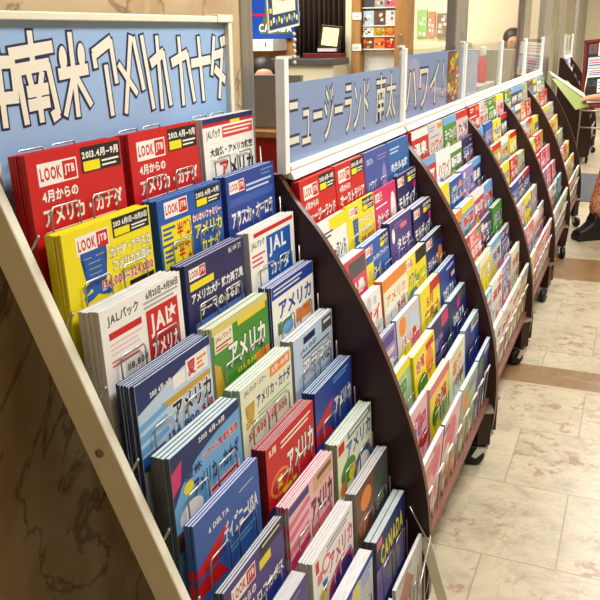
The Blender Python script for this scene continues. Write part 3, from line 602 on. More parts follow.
Z2 = [  # second rack (first brown): rows of (base, elements, spine, number, description)
 [('red', look_title('red', 'ニュージーランド'), None, 3, 'red New Zealand'), ('red', look_title('red', 'オーストラリア'), None, 2, 'red Australia'), ((.25, .32, .62), [T('DELTA', 20, 20, 70, 34, 'paleb'), T('グアム' if False else 'ハワイ', 20, 76, 90, 100, 'paleb'), P([(150, 60), (168, 40), (182, 60), (190, 130), (140, 130)], 'lilac'), lines(110, 20, 196, 2, 9, 'lilac', 3)], 'dblue', 1, 'slate blue photo'), ((.14, .38, .66), [T('ホテルの旅', 20, 60, 190, 84, 'white'), lines(20, 20, 110, 2, 10, 'paleb', 4), E(60, 116, 40, 22, 'paleb')], 'dblue', 1, 'medium blue')],
 [('white', [R(100, 0, 210, 30, 'yellow'), lines(30, 26, 120, 2, 9, 'navy', 4), T('ニュージーランド', 20, 60, 196, 96, 'navy', 'white'), E(150, 112, 30, 20, 'paleb')], 'cream', 1, 'white and yellow New Zealand'), ('yellow', [LK(24, 10, 60), DL(120, 3, 206, 34), T('夏', 40, 40, 84, 110, 'blue'), T('グアム' if False else 'オーストラリア', 92, 44, 204, 62, 'white', 'gold'), T('ハワイ', 96, 68, 190, 84, 'white', 'gold'), T('58,800', 96, 92, 200, 108, 'red')], 'yellow', 2, 'yellow summer'), ((.82, .14, .38), [LK(16, 10, 60), T('タヒチ', 20, 64, 130, 100, 'white'), E(176, 70, 24, 44, 'white'), lines(16, 44, 120, 1, 8, 'white', 4)], None, 1, 'crimson Tahiti'), ('navy', [LK(10, 10, 66), DL(112, 0, 210, 36), T('モルディブ', 12, 60, 190, 100, 'white'), E(186, 50, 14, 12, 'magenta')], None, 2, 'navy Maldives')],
 [((.82, .25, .35), [R(90, 10, 206, 48, 'dgrey'), T('アジア' if False else 'バリ島', 40, 58, 190, 92, 'white', 'pink'), lines(20, 24, 80, 2, 9, 'pink', 4)], 'mint', 1, 'rose red'), ('blue', [LK(12, 10, 60), DL(130, 3, 206, 34), T('わいわいファミリー', 70, 40, 200, 54, 'white'), R(6, 50, 70, 180, 'yellow'), T('ハワイ', 20, 66, 130, 96, 'yellow', 'blue'), T('半額!', 90, 100, 200, 120, 'yellow')], 'blue', 2, 'blue yellow family'), ('purple', [lines(40, 12, 120, 2, 9, 'lilac', 3), R(100, 20, 160, 34, 'pink'), T('タヒチ', 60, 56, 190, 84, 'white'), T('ハネムーン', 20, 92, 190, 112, 'lilac'), E(30, 40, 14, 20, 'white')], 'dblue', 1, 'purple honeymoon'), ('navy', [LK(10, 10, 66), DL(112, 0, 210, 36), T('モルディブ', 12, 60, 190, 100, 'white'), E(186, 50, 14, 12, 'magenta')], None, 2, 'navy Maldives')],
 [('white', busy(1, ['palep', 'pink', 'white', 'lgrey'], 'ハワイ'), 'palep', 1, 'white and pink'), ('cream', [R(0, 0, 210, 30, 'orange'), T('アメリカ', 20, 44, 190, 70, 'orange', 'white'), E(60, 90, 40, 22, 'white'), T('5月', 110, 80, 180, 110, 'red', 'white'), R(10, 110, 200, 130, 'mint')], 'orange', 1, 'orange topped'), ('yellow', [R(100, 0, 210, 36, 'black'), LK(8, 10, 60), T('ハワイ', 20, 46, 100, 80, 'royal'), T('半額!', 90, 60, 200, 90, 'green'), E(60, 110, 50, 20, 'teal')], 'cream', 1, 'yellow and green'), ('dblue', [LK(10, 10, 70), R(110, 0, 210, 30, 'black'), T('モルディブ', 20, 66, 140, 100, 'white'), E(170, 80, 28, 30, 'orange')], None, 2, 'dark blue orange dot')],
 [('lilac', [R(40, 10, 196, 36, 'purple'), R(70, 46, 190, 60, 'palep'), T('台湾', 60, 68, 180, 104, 'white', 'purple')], 'dblue', 1, 'lilac'), ('lgrey', [E(50, 30, 30, 24, 'orange'), R(110, 20, 190, 60, 'paleb'), R(0, 90, 110, 200, 'yellow'), R(120, 80, 200, 130, 'pink'), T('シンガポール' if False else 'バリ島', 30, 60, 170, 84, 'red', 'white')], 'royal', 1, 'pale blue collage'), ('yellow', [R(100, 0, 210, 30, 'red'), T('5月', 60, 30, 130, 60, 'red'), T('格安プラン' if False else '格安プ', 30, 66, 190, 96, 'red'), E(150, 110, 30, 20, 'green')], 'cream', 1, 'yellow bargain'), ('royal', [R(120, 30, 206, 60, 'navy'), T('DELTA', 40, 70, 180, 100, 'white'), lines(90, 14, 190, 1, 8, 'paleb', 6), R(150, 40, 200, 54, 'palep')], 'dblue', 1, 'bright blue')],
 [('mint', [R(90, 0, 210, 22, 'yellow'), T('中国', 40, 36, 170, 74, 'green', 'white'), E(80, 100, 60, 24, 'green')], 'mint', 1, 'pale green'), ('yellow', [T('台湾', 20, 20, 100, 56, 'red', 'white'), E(150, 60, 40, 34, 'orange'), E(70, 96, 50, 26, 'green'), R(120, 10, 200, 28, 'red')], 'yellow', 1, 'yellow Taiwan'), ('navy', [R(120, 6, 204, 40, 'magenta'), T('香港', 30, 50, 130, 90, 'lilac'), lines(40, 100, 180, 2, 10, 'lilac', 5)], 'lilac', 1, 'dark violet'), ((.12, .15, .42), [R(90, 6, 204, 34, 'dgrey'), T('DELTA', 30, 56, 170, 84, 'white'), R(80, 20, 120, 44, 'magenta')], 'teal', 1, 'teal backed dark blue')],
 [('palep', busy(2, ['pink', 'palep', 'red', 'lilac'], '韓国', 'magenta'), 'lilac', 1, 'pink Korea'), ('yellow', [R(0, 0, 210, 26, 'pink'), T('台湾', 50, 40, 180, 84, 'red', 'white'), E(50, 90, 30, 26, 'green'), E(140, 110, 50, 24, 'mint')], 'palep', 1, 'yellow and pink'), ('cream', [T('香港', 40, 26, 160, 70, 'orange', 'cream'), T('中国', 70, 80, 190, 112, 'red', 'cream'), lines(20, 12, 180, 1, 9, 'gold', 4)], 'teal', 1, 'cream'), ('royal', [R(90, 8, 204, 36, 'lgrey'), R(110, 14, 190, 24, 'black'), E(60, 80, 40, 60, 'dblue'), P([(60, 60), (150, 50), (90, 130)], 'purple')], 'paleb', 1, 'ultramarine')],
 [('palep', [P([(0, 30), (120, 0), (170, 60), (60, 200), (0, 220)], (.86, .50, .50)), P([(80, 80), (200, 40), (200, 240), (120, 220)], 'palep'), E(150, 60, 40, 40, 'pink'), E(60, 160, 30, 50, 'white'), R(20, 16, 110, 26, 'white')], 'pink', 1, 'coral pink'), ('palep', [E(90, 70, 70, 50, 'pink'), E(60, 120, 40, 40, 'cream'), R(0, 150, 210, 240, (.65, .50, .42)), E(130, 180, 50, 30, 'orange'), R(0, 20, 60, 30, 'royal'), R(10, 240, 150, 280, 'orange')], 'royal', 1, 'pink and brown'), ('mint', [E(60, 60, 40, 30, 'orange'), R(0, 90, 210, 170, (.62, .66, .52)), E(120, 200, 60, 40, (.72, .58, .42)), R(90, 20, 190, 50, 'lilac'), lines(20, 240, 180, 3, 12, 'cream', 6)], 'paleb', 1, 'olive and grey'), ('royal', [E(70, 40, 26, 24, 'green'), E(120, 120, 60, 80, 'navy'), P([(20, 80), (110, 60), (160, 200), (60, 220)], 'purple'), R(110, 10, 190, 24, 'paleb')], 'lilac', 1, 'violet blue')]]
def far_cover(base, seed):
    q = random.Random(seed); tl = q.choice(['ハワイ', '台湾', '韓国', '北海道', '沖縄', '京都', '温泉', '九州', 'ヨーロッパ', '春の旅', '秋の旅', 'バリ島'])
    lightb = sum(C(base)) > 1.9
    kind = q.randrange(3)
    if kind == 0: return g(tl, 'red' if lightb else 'white', 'lilac' if lightb else 'white', None, True, q.random() < .5, q.choice([None, 'sky', 'mint', 'pink']), q.random() < .5)
    if kind == 1: return busy(seed, [base, base, 'white', q.choice(['red', 'orange', 'pink']), q.choice(['sky', 'mint', 'yellow', 'lilac'])], tl, 'red' if lightb else 'royal')
    return [R(0, 0, 210, 26, q.choice(['white', 'yellow', 'red', 'sky'])), T(tl, 24, 40, 190, 80, q.choice(['navy', 'red', 'green']) if lightb else 'white', 'white' if lightb else 'dgrey'), E(60, 110, 40, 22, q.choice(MX)), R(120, 96, 200, 124, q.choice(MX))]
FAR = [  # base colours of the other brown racks, row by row
 ['red lgrey green palep', 'red white green navy', 'yellow blue lilac royal', 'orange sky magenta sky', 'palep pink navy green', 'paleb yellow lgrey purple', 'sky white lilac cream', 'white white cream gold'],
 ['red lgrey green palep', 'sky blue yellow navy', 'yellow gold mint yellow', 'lgrey yellow red mint', 'sky royal navy royal', 'pink lgrey yellow grey', 'palep pink lgrey lgrey', 'white pink white palep'],
 ['green navy dgrey mint', 'sky brown orange red', 'lgrey lgrey gold yellow', 'yellow yellow red gold', 'pink palep magenta pink', 'purple lilac pink magenta', 'mint lgrey green teal', 'white lgrey mint white'],
 ['brown green white green', 'cream gold red red', 'white lgrey mint lgrey', 'yellow yellow orange yellow', 'cream palep mint mint', 'cream gold red gold', 'lgrey cream yellow gold', 'white palep gold cream']]
NAME = {'lgrey': 'light grey', 'palep': 'pale pink', 'paleb': 'pale blue', 'dgrey': 'dark grey', 'dblue': 'dark blue', 'royal': 'royal blue', 'sky': 'sky blue'}
WEIGHT = [.018, .012, .03, .025, .019, .024, .017, .011]
TT = [.1]*6+[.05, -.05]
COLN = ['leftmost', 'second from left', 'third from left', 'rightmost']
PAN = [y+d for y in YL for d in (0, .017, RW-.017, RW)]
for k, y0 in enumerate(YL):
    root, ya = build_rack(y0, k, 'dark brown curved brochure rack on casters, %s brown one from the cream rack' % ORD[k])
    for i, (X, Z) in enumerate(ROWS):
        for c in range(4):
            y = ya+.004+.2125*c
            pts = [(X+.001+TT[i]*dz, y+dy, Z-dz) for dz in (.002, .03, .07) for dy in (.02, .1, .19)]
            if k == 0:
                base, els, spine, n, desc = Z2[i][c]
            else:
                base = FAR[k-1][i].split()[c]; els = far_cover(base, 1000*k+50*i+c); spine = None; n = 2 if k == 1 else 1; desc = NAME.get(base, base)
                if not any(in_view(p, PAN) for p in pts): continue
            if k == 0 and not any(in_view(p, PAN) for p in pts): continue
            fo = -random.random()*min(.014, WEIGHT[i]*.5); th = WEIGHT[i]+fo; hh = RH[i]-random.random()*.010
            if i in (0, 7): fo = 0; th = WEIGHT[i]; hh = RH[i]+(.001 if i == 0 else 0)
            if k == 0 and n == 1 and spine in (None, 'dblue'): n = 2
            t = th/n-.0005
            ms = brochure_meshes(desc, t, base, els, spine, hh)
            where = '%s, %s row, %s brown rack' % (COLN[c], RN[i] if i < 7 else 'bottom', ORD[k])
            place_pile(ms, (X+fo+TT[i]*(RH[i]-hh), y+random.uniform(-.0012, .0012), Z-RH[i]+hh), TT[i], n, t, hh, '%s brochure, %s' % (desc, where), '%s brochure behind the front one, %s' % (desc, where), 'brochures in the %s brown rack' % ORD[k], random.uniform(-.008, .008))

# ------------------------------------------------------------------ beyond the end of the aisle
root, ya = build_rack(8.86, 4, 'dark brown brochure rack standing alone beyond the grey carpet', -.11, True, True)
for i in range(5):
    for c in range(2):
        X, Z = ROWS[i]; base = ['lilac', 'white', 'navy', 'white', 'paleb', 'purple', 'white', 'lilac', 'navy', 'white'][i*2+c]
        tf = min(.018, WEIGHT[i]); ms = brochure_meshes('far', tf, base, far_cover(base, 70+i*3+c))
        place_pile(ms, (X-.11, ya+.004+.2125*c, Z), TT[i], 1, tf, HT, '%s brochure, %s in %s row of lone far rack' % (NAME.get(base, base), COLN[c], RN[i]), '', 'brochures in the lone far rack')
# notice board in a red frame on an easel
t = empty('notice_board', (-.35, 8.05, 0), 'red framed notice board with white and black papers on a metal easel', 'notice board', None, -.35)
redf = grainy('dark_red_lacquer', (.46, .12, .08), (.40, .09, .06), 5, .35)
Mt = Matrix.Translation((.02, 0, .64)) @ Matrix.Rotation(-.10, 4, 'Y') @ Matrix.Rotation(-.16, 4, 'X')
b = MB(); w, h2 = .40, .62
for lo, hi in (((-w/2, -.012, 0), (-w/2+.03, .012, h2)), ((w/2-.03, -.012, 0), (w/2, .012, h2)), ((-w/2, -.012, 0), (w/2, .012, .03)), ((-w/2, -.012, h2-.03), (w/2, .012, h2))): b.box(lo, hi, redf, Mt)
b.build('frame', t, .003)
b = MB(); b.box((-w/2+.02, -.004, .02), (w/2-.02, .006, h2-.02), inkmat((.12, .12, .12)), Mt); b.build('board', t)
q = random.Random(5)
for (x0, z0, x1, z1, c) in ((-.15, .49, -.07, .58, 'brown'), (-.06, .47, .15, .585, 'white'), (-.15, .36, .15, .46, 'paleb'), (-.15, .28, .0, .355, 'white'), (.01, .28, .15, .355, 'cream'), (-.14, .20, -.06, .25, 'dgrey'), (-.05, .14, .13, .26, 'white'), (-.14, .05, .10, .12, 'lgrey')):
    b = MB(); b.box((x0, -.0065, z0), (x1, -.0045, z1), inkmat(K[c]), Mt)
    for j in range(3): zz = z0+(z1-z0)*(.25+.22*j); b.box((x0+.012, -.0072, zz), (x1-.02-.02*q.random(), -.0066, zz+.008), inkmat(K[q.choice(['black', 'red', 'royal'])]), Mt)
    b.build('pinned_paper', t)
b = MB()
for s in (-1, 1): b.tube([(s*.17, -.03, 0), (s*.17, .0, .62), (s*.15, .09, 1.15)], .009, steel, 8)
b.tube([(0, .38, 0), (0, .10, 1.1)], .009, steel, 8); b.tube([(-.17, -.022, .61), (.17, -.022, .61)], .009, steel, 8); b.tube([(-.17, .012, .45), (.17, .012, .45)], .007, steel, 8)
b.build('easel_stand', t)

# ------------------------------------------------------------------ inside the shop
def card(name, lo, hi, base, els_fn, label, cat, group=None, M=None, par=None):
    b = MB(); b.box(lo, hi, inkmat(C(base)), M); els_fn(b) if els_fn else None
    o = b.build(name, par)
    if label: tag(o, label, cat, group)
    return o
YB = 6.0
slab('wall_partition', (-3.6, YB+.06, 0), (-1.62, YB+.14, 2.7), wood)
# blue poster with a green tree
def post(b):
    f = YB+.028
    pts = [(-2.84, 1.32), (-2.80, 1.45), (-2.76, 1.62), (-2.70, 1.75), (-2.64, 1.6), (-2.60, 1.45), (-2.57, 1.32)]
    b.add([(p[0], f-.002, p[1]) for p in pts], [tuple(range(len(pts)))], inkmat((.30, .40, .24)))
    q = random.Random(9)
    for j in range(50):
        z = 1.33+q.random()*.34; hw = .12*(1-(z-1.32)/.46); x = -2.70+(q.random()*2-1)*hw
        b.box((x, f-.0035, z), (x+.02, f-.003, z+.015), inkmat(K[q.choice(['green', 'mint', 'gold', 'palep', 'dgrey'])]))
    b.box((-2.90, f-.004, 1.455), (-2.60, f-.0037, 1.472), inkmat(K['red']))
    vs, fs = text_in_box('CANADA', (-2.84, -1.40, -2.56, -1.335), 'b'); b.add([(p[0], f-.005, -p[1]) for p in vs], fs, inkmat(K['white']))
card('travel_poster', (-2.98, YB+.028, 1.29), (-2.54, YB+.058, 1.95), (.06, .26, .66), post, 'blue travel poster with a green tree on the shop wall beside the metal corner', 'poster')
b = MB(); b.box((-2.95, YB-.22, 1.20), (-2.615, YB+.055, 1.285), white_paint); b.box((-2.74, YB-.222, 1.22), (-2.735, YB-.2195, 1.27), inkmat(K['grey'])); b.box((-2.68, YB-.222, 1.23), (-2.67, YB-.2195, 1.26), inkmat(K['dgrey']))
tag(b.build('wall_cabinet', bevel=.003), 'small white wall cabinet below the blue travel poster', 'cabinet')
# curtain
t = empty('curtain', (-2.29, YB-.02, 0), 'dark brown pleated curtain behind the shop counter', 'curtain')
b = MB(); nn = 60; vs = []; fs = []
cm = grainy('brown_curtain_cloth', (.27, .20, .155), (.20, .145, .11), 20, .9, (6, 6, .3))
for j in range(nn+1):
    x = -.215+.405*j/nn; yy = .022*math.sin(j*1.05)+.006*math.sin(j*2.3)
    vs += [(x, yy, .9), (x, yy, 2.5)]
for j in range(nn): fs.append((2*j, 2*j+2, 2*j+3, 2*j+1))
b.add(vs, fs, cm, True); o = b.build('cloth', t); sd = o.modifiers.new('thick', 'SOLIDIFY'); sd.thickness = .004
b = MB(); b.tube([(-.24, 0, 2.51), (.22, 0, 2.51)], .012, steel, 8); b.build('rod', t)
# counter behind the curtain foot
t = empty('shop_counter', (-2.33, 5.74, 0), 'dark grey topped shop counter with red shelf below the curtain', 'counter')
b = MB(); b.box((-.29, -.17, 1.105), (.28, .17, 1.15), grainy('grey_counter_top', (.30, .29, .30), (.25, .24, .25), 20, .4)); b.build('counter_top', t, .004)
b = MB(); b.box((-.28, -.15, 0), (.27, .17, 1.105), cream_wall); b.build('counter_body', t)
b = MB(); b.box((-.05, .06, 1.15), (.26, .17, 1.182), grainy('red_shelf', (.42, .07, .07), (.36, .05, .05), 8, .5)); b.build('red_shelf', t, .003)
b = MB(); b.box((-.20, -.10, 1.15), (-.06, .02, 1.165), inkmat(K['lgrey'])); tag(b.build('paper_tray'), 'flat pale tray of papers on the dark shop counter', 'tray'); bpy.data.objects['paper_tray'].location = (-2.33, 5.74, .0012)
# glowing picture in a dark frame
t = empty('lit_picture', (-2.185, 5.84, 1.195), 'small warm lit picture in a dark frame on the shop counter', 'picture')
Mp = Matrix.Rotation(.1, 4, 'Y') @ Matrix.Rotation(-.12, 4, 'X')
b = MB(); b.box((-.085, -.012, 0), (.085, .012, .185), inkmat((.10, .06, .05)), Mp); b.build('frame', t, .006)
b = MB(); b.box((-.062, -.015, .04), (.062, -.0122, .165), mat('lit_picture_face', (1., .82, .52), .4, 0, 1.5), Mp); b.build('lit_face', t, .001)
b = MB(); b.box((-.075, -.04, 0), (.07, -.013, .022), inkmat((.85, .78, .82))); b.build('name_plate', t)
b = MB(); b.box((-2.095, YB-.05, 0), (-2.045, YB+.055, 2.7), cream_wall); struct(b.build('trim_5', bevel=.003))
b = MB(); b.box((-2.04, YB-.06, 0), (-1.975, YB+.055, 2.7), wood); struct(b.build('trim_6', bevel=.003))
b = MB(); b.box((-1.70, YB-.10, 0), (-1.62, YB+.055, 2.7), wood); struct(b.build('trim_7', bevel=.003))
for z, lab in ((1.415, 'upper'), (1.195, 'lower')):
    b = MB(); b.box((-2.035, YB-.066, z), (-1.965, YB-.0605, z+.05), inkmat(K['white'])); b.box((-2.02, YB-.067, z+.018), (-1.985, YB-.0662, z+.024), inkmat(K['grey']))
    tag(b.build('price_card'), '%s small white card on the tan wood post beside the photo shelf' % lab, 'card')
# shelf of photo brochures
t = empty('photo_shelf', (-1.835, YB, 0), 'white shelf with rows of photo brochures between two tan wood posts', 'shelf')
b = MB(); b.box((-.135, .03, .5), (.13, .055, 2.2), white_paint); b.build('back_panel', t)
for z in (1.21, 1.30, 1.375, 1.50, 1.62, 1.75):
    b = MB(); b.box((-.135, -.03, z-.008), (.13, .03, z), white_paint); b.build('shelf_board', t)
qq = random.Random(12); cols = [['brown', 'orange', 'red', 'orange'], ['white', 'gold', 'orange', 'brown'], ['paleb', 'brown', 'white', 'lilac'], ['dgrey', 'grey', 'pink', 'palep'], ['sky', 'white', 'pink', 'white']]
for r_, z in enumerate((1.21, 1.30, 1.375, 1.50, 1.62)):
    z_ = z
    for c in range(3):
        z = z_; hh = (.075, .06, .10, .10, .11)[r_]; x = -1.965+.086*c; base = cols[r_][c]
        b = MB(); z += .0008; b.box((x, YB-.022, z), (x+.082, YB-.012, z+hh), inkmat(K[base]))
        for j in range(9):
            u, v = qq.random()*.06, qq.random()*hh*.75; b.box((x+u, YB-.0228-j*.0001, z+v), (x+u+.012+qq.random()*.01, YB-.0222, z+v+hh*.2), inkmat(K[qq.choice(cols[r_]+['white', 'dgrey'])]))
        if r_ == 1 and c > 0: b.lathe([(.028, 0), (.02, .003)], inkmat(K['orange' if c == 2 else 'gold']), 14, Matrix.Translation((x+.041, YB-.023, z+.03)) @ Matrix.Rotation(math.pi/2, 4, 'X'))
        tag(b.build('photo_brochure'), '%s photo brochure, %s on the %s board of the white shop shelf' % (NAME.get(base, base), ['left', 'middle', 'right'][c], ['lowest', 'second lowest', 'middle', 'second highest', 'highest'][r_]), 'brochure', 'photo brochures on the shop shelf')
# seated clerk's partition and counter
t = empty('desk_partition', (-1.87, 4.05, 0), 'grey desk partition with tan counter and red front inside the shop', 'partition')
b = MB(); b.box((-.30, 0, .835), (.20, .03, 1.118), grey_cloth); b.build('screen', t, .006)
b = MB(); b.box((-.30, -.12, .80), (.20, .03, .832), wood); b.build('counter_top', t, .004)
b = MB(); b.box((-.30, -.08, 0), (.20, .03, .80), grainy('red_laminate', (.66, .10, .09), (.60, .08, .07), 4, .4)); b.build('counter_front', t)
# far shop wall
YC = 9.0
slab('wall_inner', (-2.6, YC+.06, 0), (-1.05, YC+.14, 2.7), cream_wall)
for nm, x0, x1, z0, z1, c, lab in (('green_banner', -2.35, -2.24, 1.27, 1.55, (.55, .72, .45), 'pale green banner on the cream shop wall'), ('red_banner', -2.225, -2.15, 1.27, 1.53, (.80, .50, .42), 'pale red banner on the cream shop wall'), ('photo_print', -2.13, -1.98, 1.26, 1.51, (.52, .44, .38), 'brown photo print on the cream shop wall')):
    def dec(b, x0=x0, x1=x1, z0=z0, z1=z1):
        qd = random.Random(int(x0*100))
        for j in range(8): u, v = x0+qd.random()*(x1-x0)*.7, z0+qd.random()*(z1-z0)*.85; b.box((u, YC+.0245-j*.0003, v), (u+(x1-x0)*.25, YC+.0255, v+.03), inkmat(K[qd.choice(['white', 'mint', 'palep', 'grey', 'cream'])]))
    card(nm, (x0, YC+.026, z0), (x1, YC+.058, z1), c, dec, lab, 'wall print', None)
b = MB(); b.box((-2.42, YC-.5, 0), (-1.75, YC+.05, 1.21), grainy('pale_desk', (.85, .82, .70), (.80, .77, .64), 3, .6)); tag(b.build('reception_desk', bevel=.004), 'pale cream desk below the banners at the far shop wall', 'desk')
b = MB(); b.box((-1.75, 7.65, 0), (-1.10, 7.86, 1.165), grainy('grey_blind', (.70, .69, .66), (.62, .61, .59), 3, .7, (30, 1, 1))); tag(b.build('grey_cabinet', bevel=.004), 'low grey cabinet below the far shop wall behind the clear signs', 'cabinet')

# hanging card on the window, with paper chain
t = empty('hanging_card', (-.955, 2.20, 1.35), 'navy bordered white card hanging aslant inside the shop window', 'card')
Mh = Matrix.Rotation(.10, 4, 'X')
b = MB(); b.box((-.004, -.115, -.01), (0, .105, .30), inkmat((.92, .92, .88)), Mh); b.box((0, -.108, -.003), (.001, .098, .294), inkmat((.10, .20, .36)), Mh); b.box((.001, -.085, .035), (.002, .075, .275), inkmat((.92, .90, .82)), Mh)
qh = random.Random(4)
for j in range(8): u, v = -.07+qh.random()*.10, .05+qh.random()*.19; b.box((.002, u, v), (.0025+j*.0001, u+.03, v+.012), inkmat(K[qh.choice(['red', 'mint', 'grey', 'pink', 'sky'])]), Mh)
for j in range(12):
    u = -.104+.2*(j/11.); b.box((.001, u, .008+.006*(j % 2)), (.0022, u+.010, .022+.006*(j % 2)), inkmat(K[['yellow', 'white', 'sky'][j % 3]]), Mh)
for j in range(10): b.box((.001, [-.106, .080][j % 2], .04+.024*j), (.0022, [-.106, .080][j % 2]+.014, .052+.024*j), inkmat(K[['yellow', 'white'][j % 2]]), Mh)
b.build('printed_card', t)
b = MB(); b.tube([(-.002, 0, .29), (0, 0, 1.34)], .0012, wire_w, 5); b.build('string', t)
b = MB()
for j in range(6): b.lathe([(.003, -.006), (.007, 0), (.003, .006)], wire_w, 8, Matrix.Translation((.0, .06+.004*(j % 2), -.024-.016*j)))
b.build('paper_chain', t)
# white clips on top of the posts
for j, (y, lab) in enumerate(((2.38, 'first'), (3.27, 'second'))):
    b = MB(); b.box((-.678, y-.004, 1.2835), (-.660, y+.028, 1.290), white_paint); b.box((-.672, y-.012, 1.290), (-.669, y+.036, 1.322), clear_sheet('clear_plastic_holder', (.9, .9, .9), 1.6, .1))
    tag(b.build('card_holder', bevel=.002), 'small clear card holder on the white sign post between the %s and %s brown racks' % (ORD[j], ORD[j+1]), 'card holder')
# pink bottle-shaped ornament on a sill behind the third sign
b = MB(); b.box((-1.22, 5.85, 0), (-1.06, 6.5, .955), grainy('sill_board', (.74, .72, .68), (.70, .68, .64), 4, .6)); tag(b.build('low_display_box', bevel=.003), 'low pale display box behind the shop glass and the third clear sign', 'display box')
t = empty('pink_bottle', (-1.13, 6.30, .956), 'pink bottle with a white cap behind the third clear sign', 'bottle'); t.scale = (.8, .8, .95)
b = MB(); b.lathe([(.030, 0), (.042, .01), (.045, .08), (.040, .14), (.026, .185), (.018, .20)], mat('pink_plastic', (.86, .20, .36), .3), 18); b.build('bottle_body', t)
b = MB(); b.lathe([(.024, .198), (.034, .212), (.034, .265), (.026, .275)], white_paint, 18); b.build('cap', t)

# ------------------------------------------------------------------ people
skin_m = grainy('skin', (.80, .58, .45), (.76, .53, .40), 12, .55)
hair_m = grainy('dark_hair', (.06, .045, .04), (.10, .075, .06), 40, .5, (1, 1, .2))
def skinned(name, joints, bones, m, par, root=0, sub=2):
    me = bpy.data.meshes.new(name); me.from_pydata([j[:3] for j in joints], bones, []); o = bpy.data.objects.new(name, me); COL.objects.link(o); o.parent = par
    s = o.modifiers.new('skin', 'SKIN'); s.use_smooth_shade = True
    for i, j in enumerate(joints):
        v = me.skin_vertices[0].data[i]; v.radius = (j[3], j[3] if len(j) < 5 else j[4]); v.use_root = (i == root)
    ss = o.modifiers.new('sub', 'SUBSURF'); ss.levels = sub; ss.render_levels = sub
    me.materials.append(m); return o
def head_bits(par, z, f=0., tilt=0.):
    """hair cap, eyes, mouth; the head faces +x"""
    M0 = Matrix.Translation((f, 0, z))
    b = MB(); b.lathe([(.004, .118), (.045, .112), (.075, .088), (.088, .05), (.090, .01), (.084, -.035), (.070, -.06)], hair_m, 20, M0 @ Matrix.Translation((-.022, 0, .0)) @ Matrix.Rotation(-.25, 4, 'Y')); b.build('hair', par)
    for s in (-1, 1):
        b = MB(); b.lathe([(.001, -.008), (.007, -.005), (.009, 0), (.007, .005), (.001, .008)], inkmat((.10, .07, .06)), 10, M0 @ Matrix.Translation((.083, s*.030, .0))); b.build('eye', par)
        b = MB(); b.lathe([(.002, -.026), (.011, -.012), (.013, .006), (.002, .024)], skin_m, 8, M0 @ Matrix.Translation((.0, s*.083, -.008))); b.build('ear', par)
    b = MB(); b.box((.080, -.022, -.058), (.088, .022, -.049), inkmat((.62, .30, .28)), M0); b.build('mouth', par, .002)
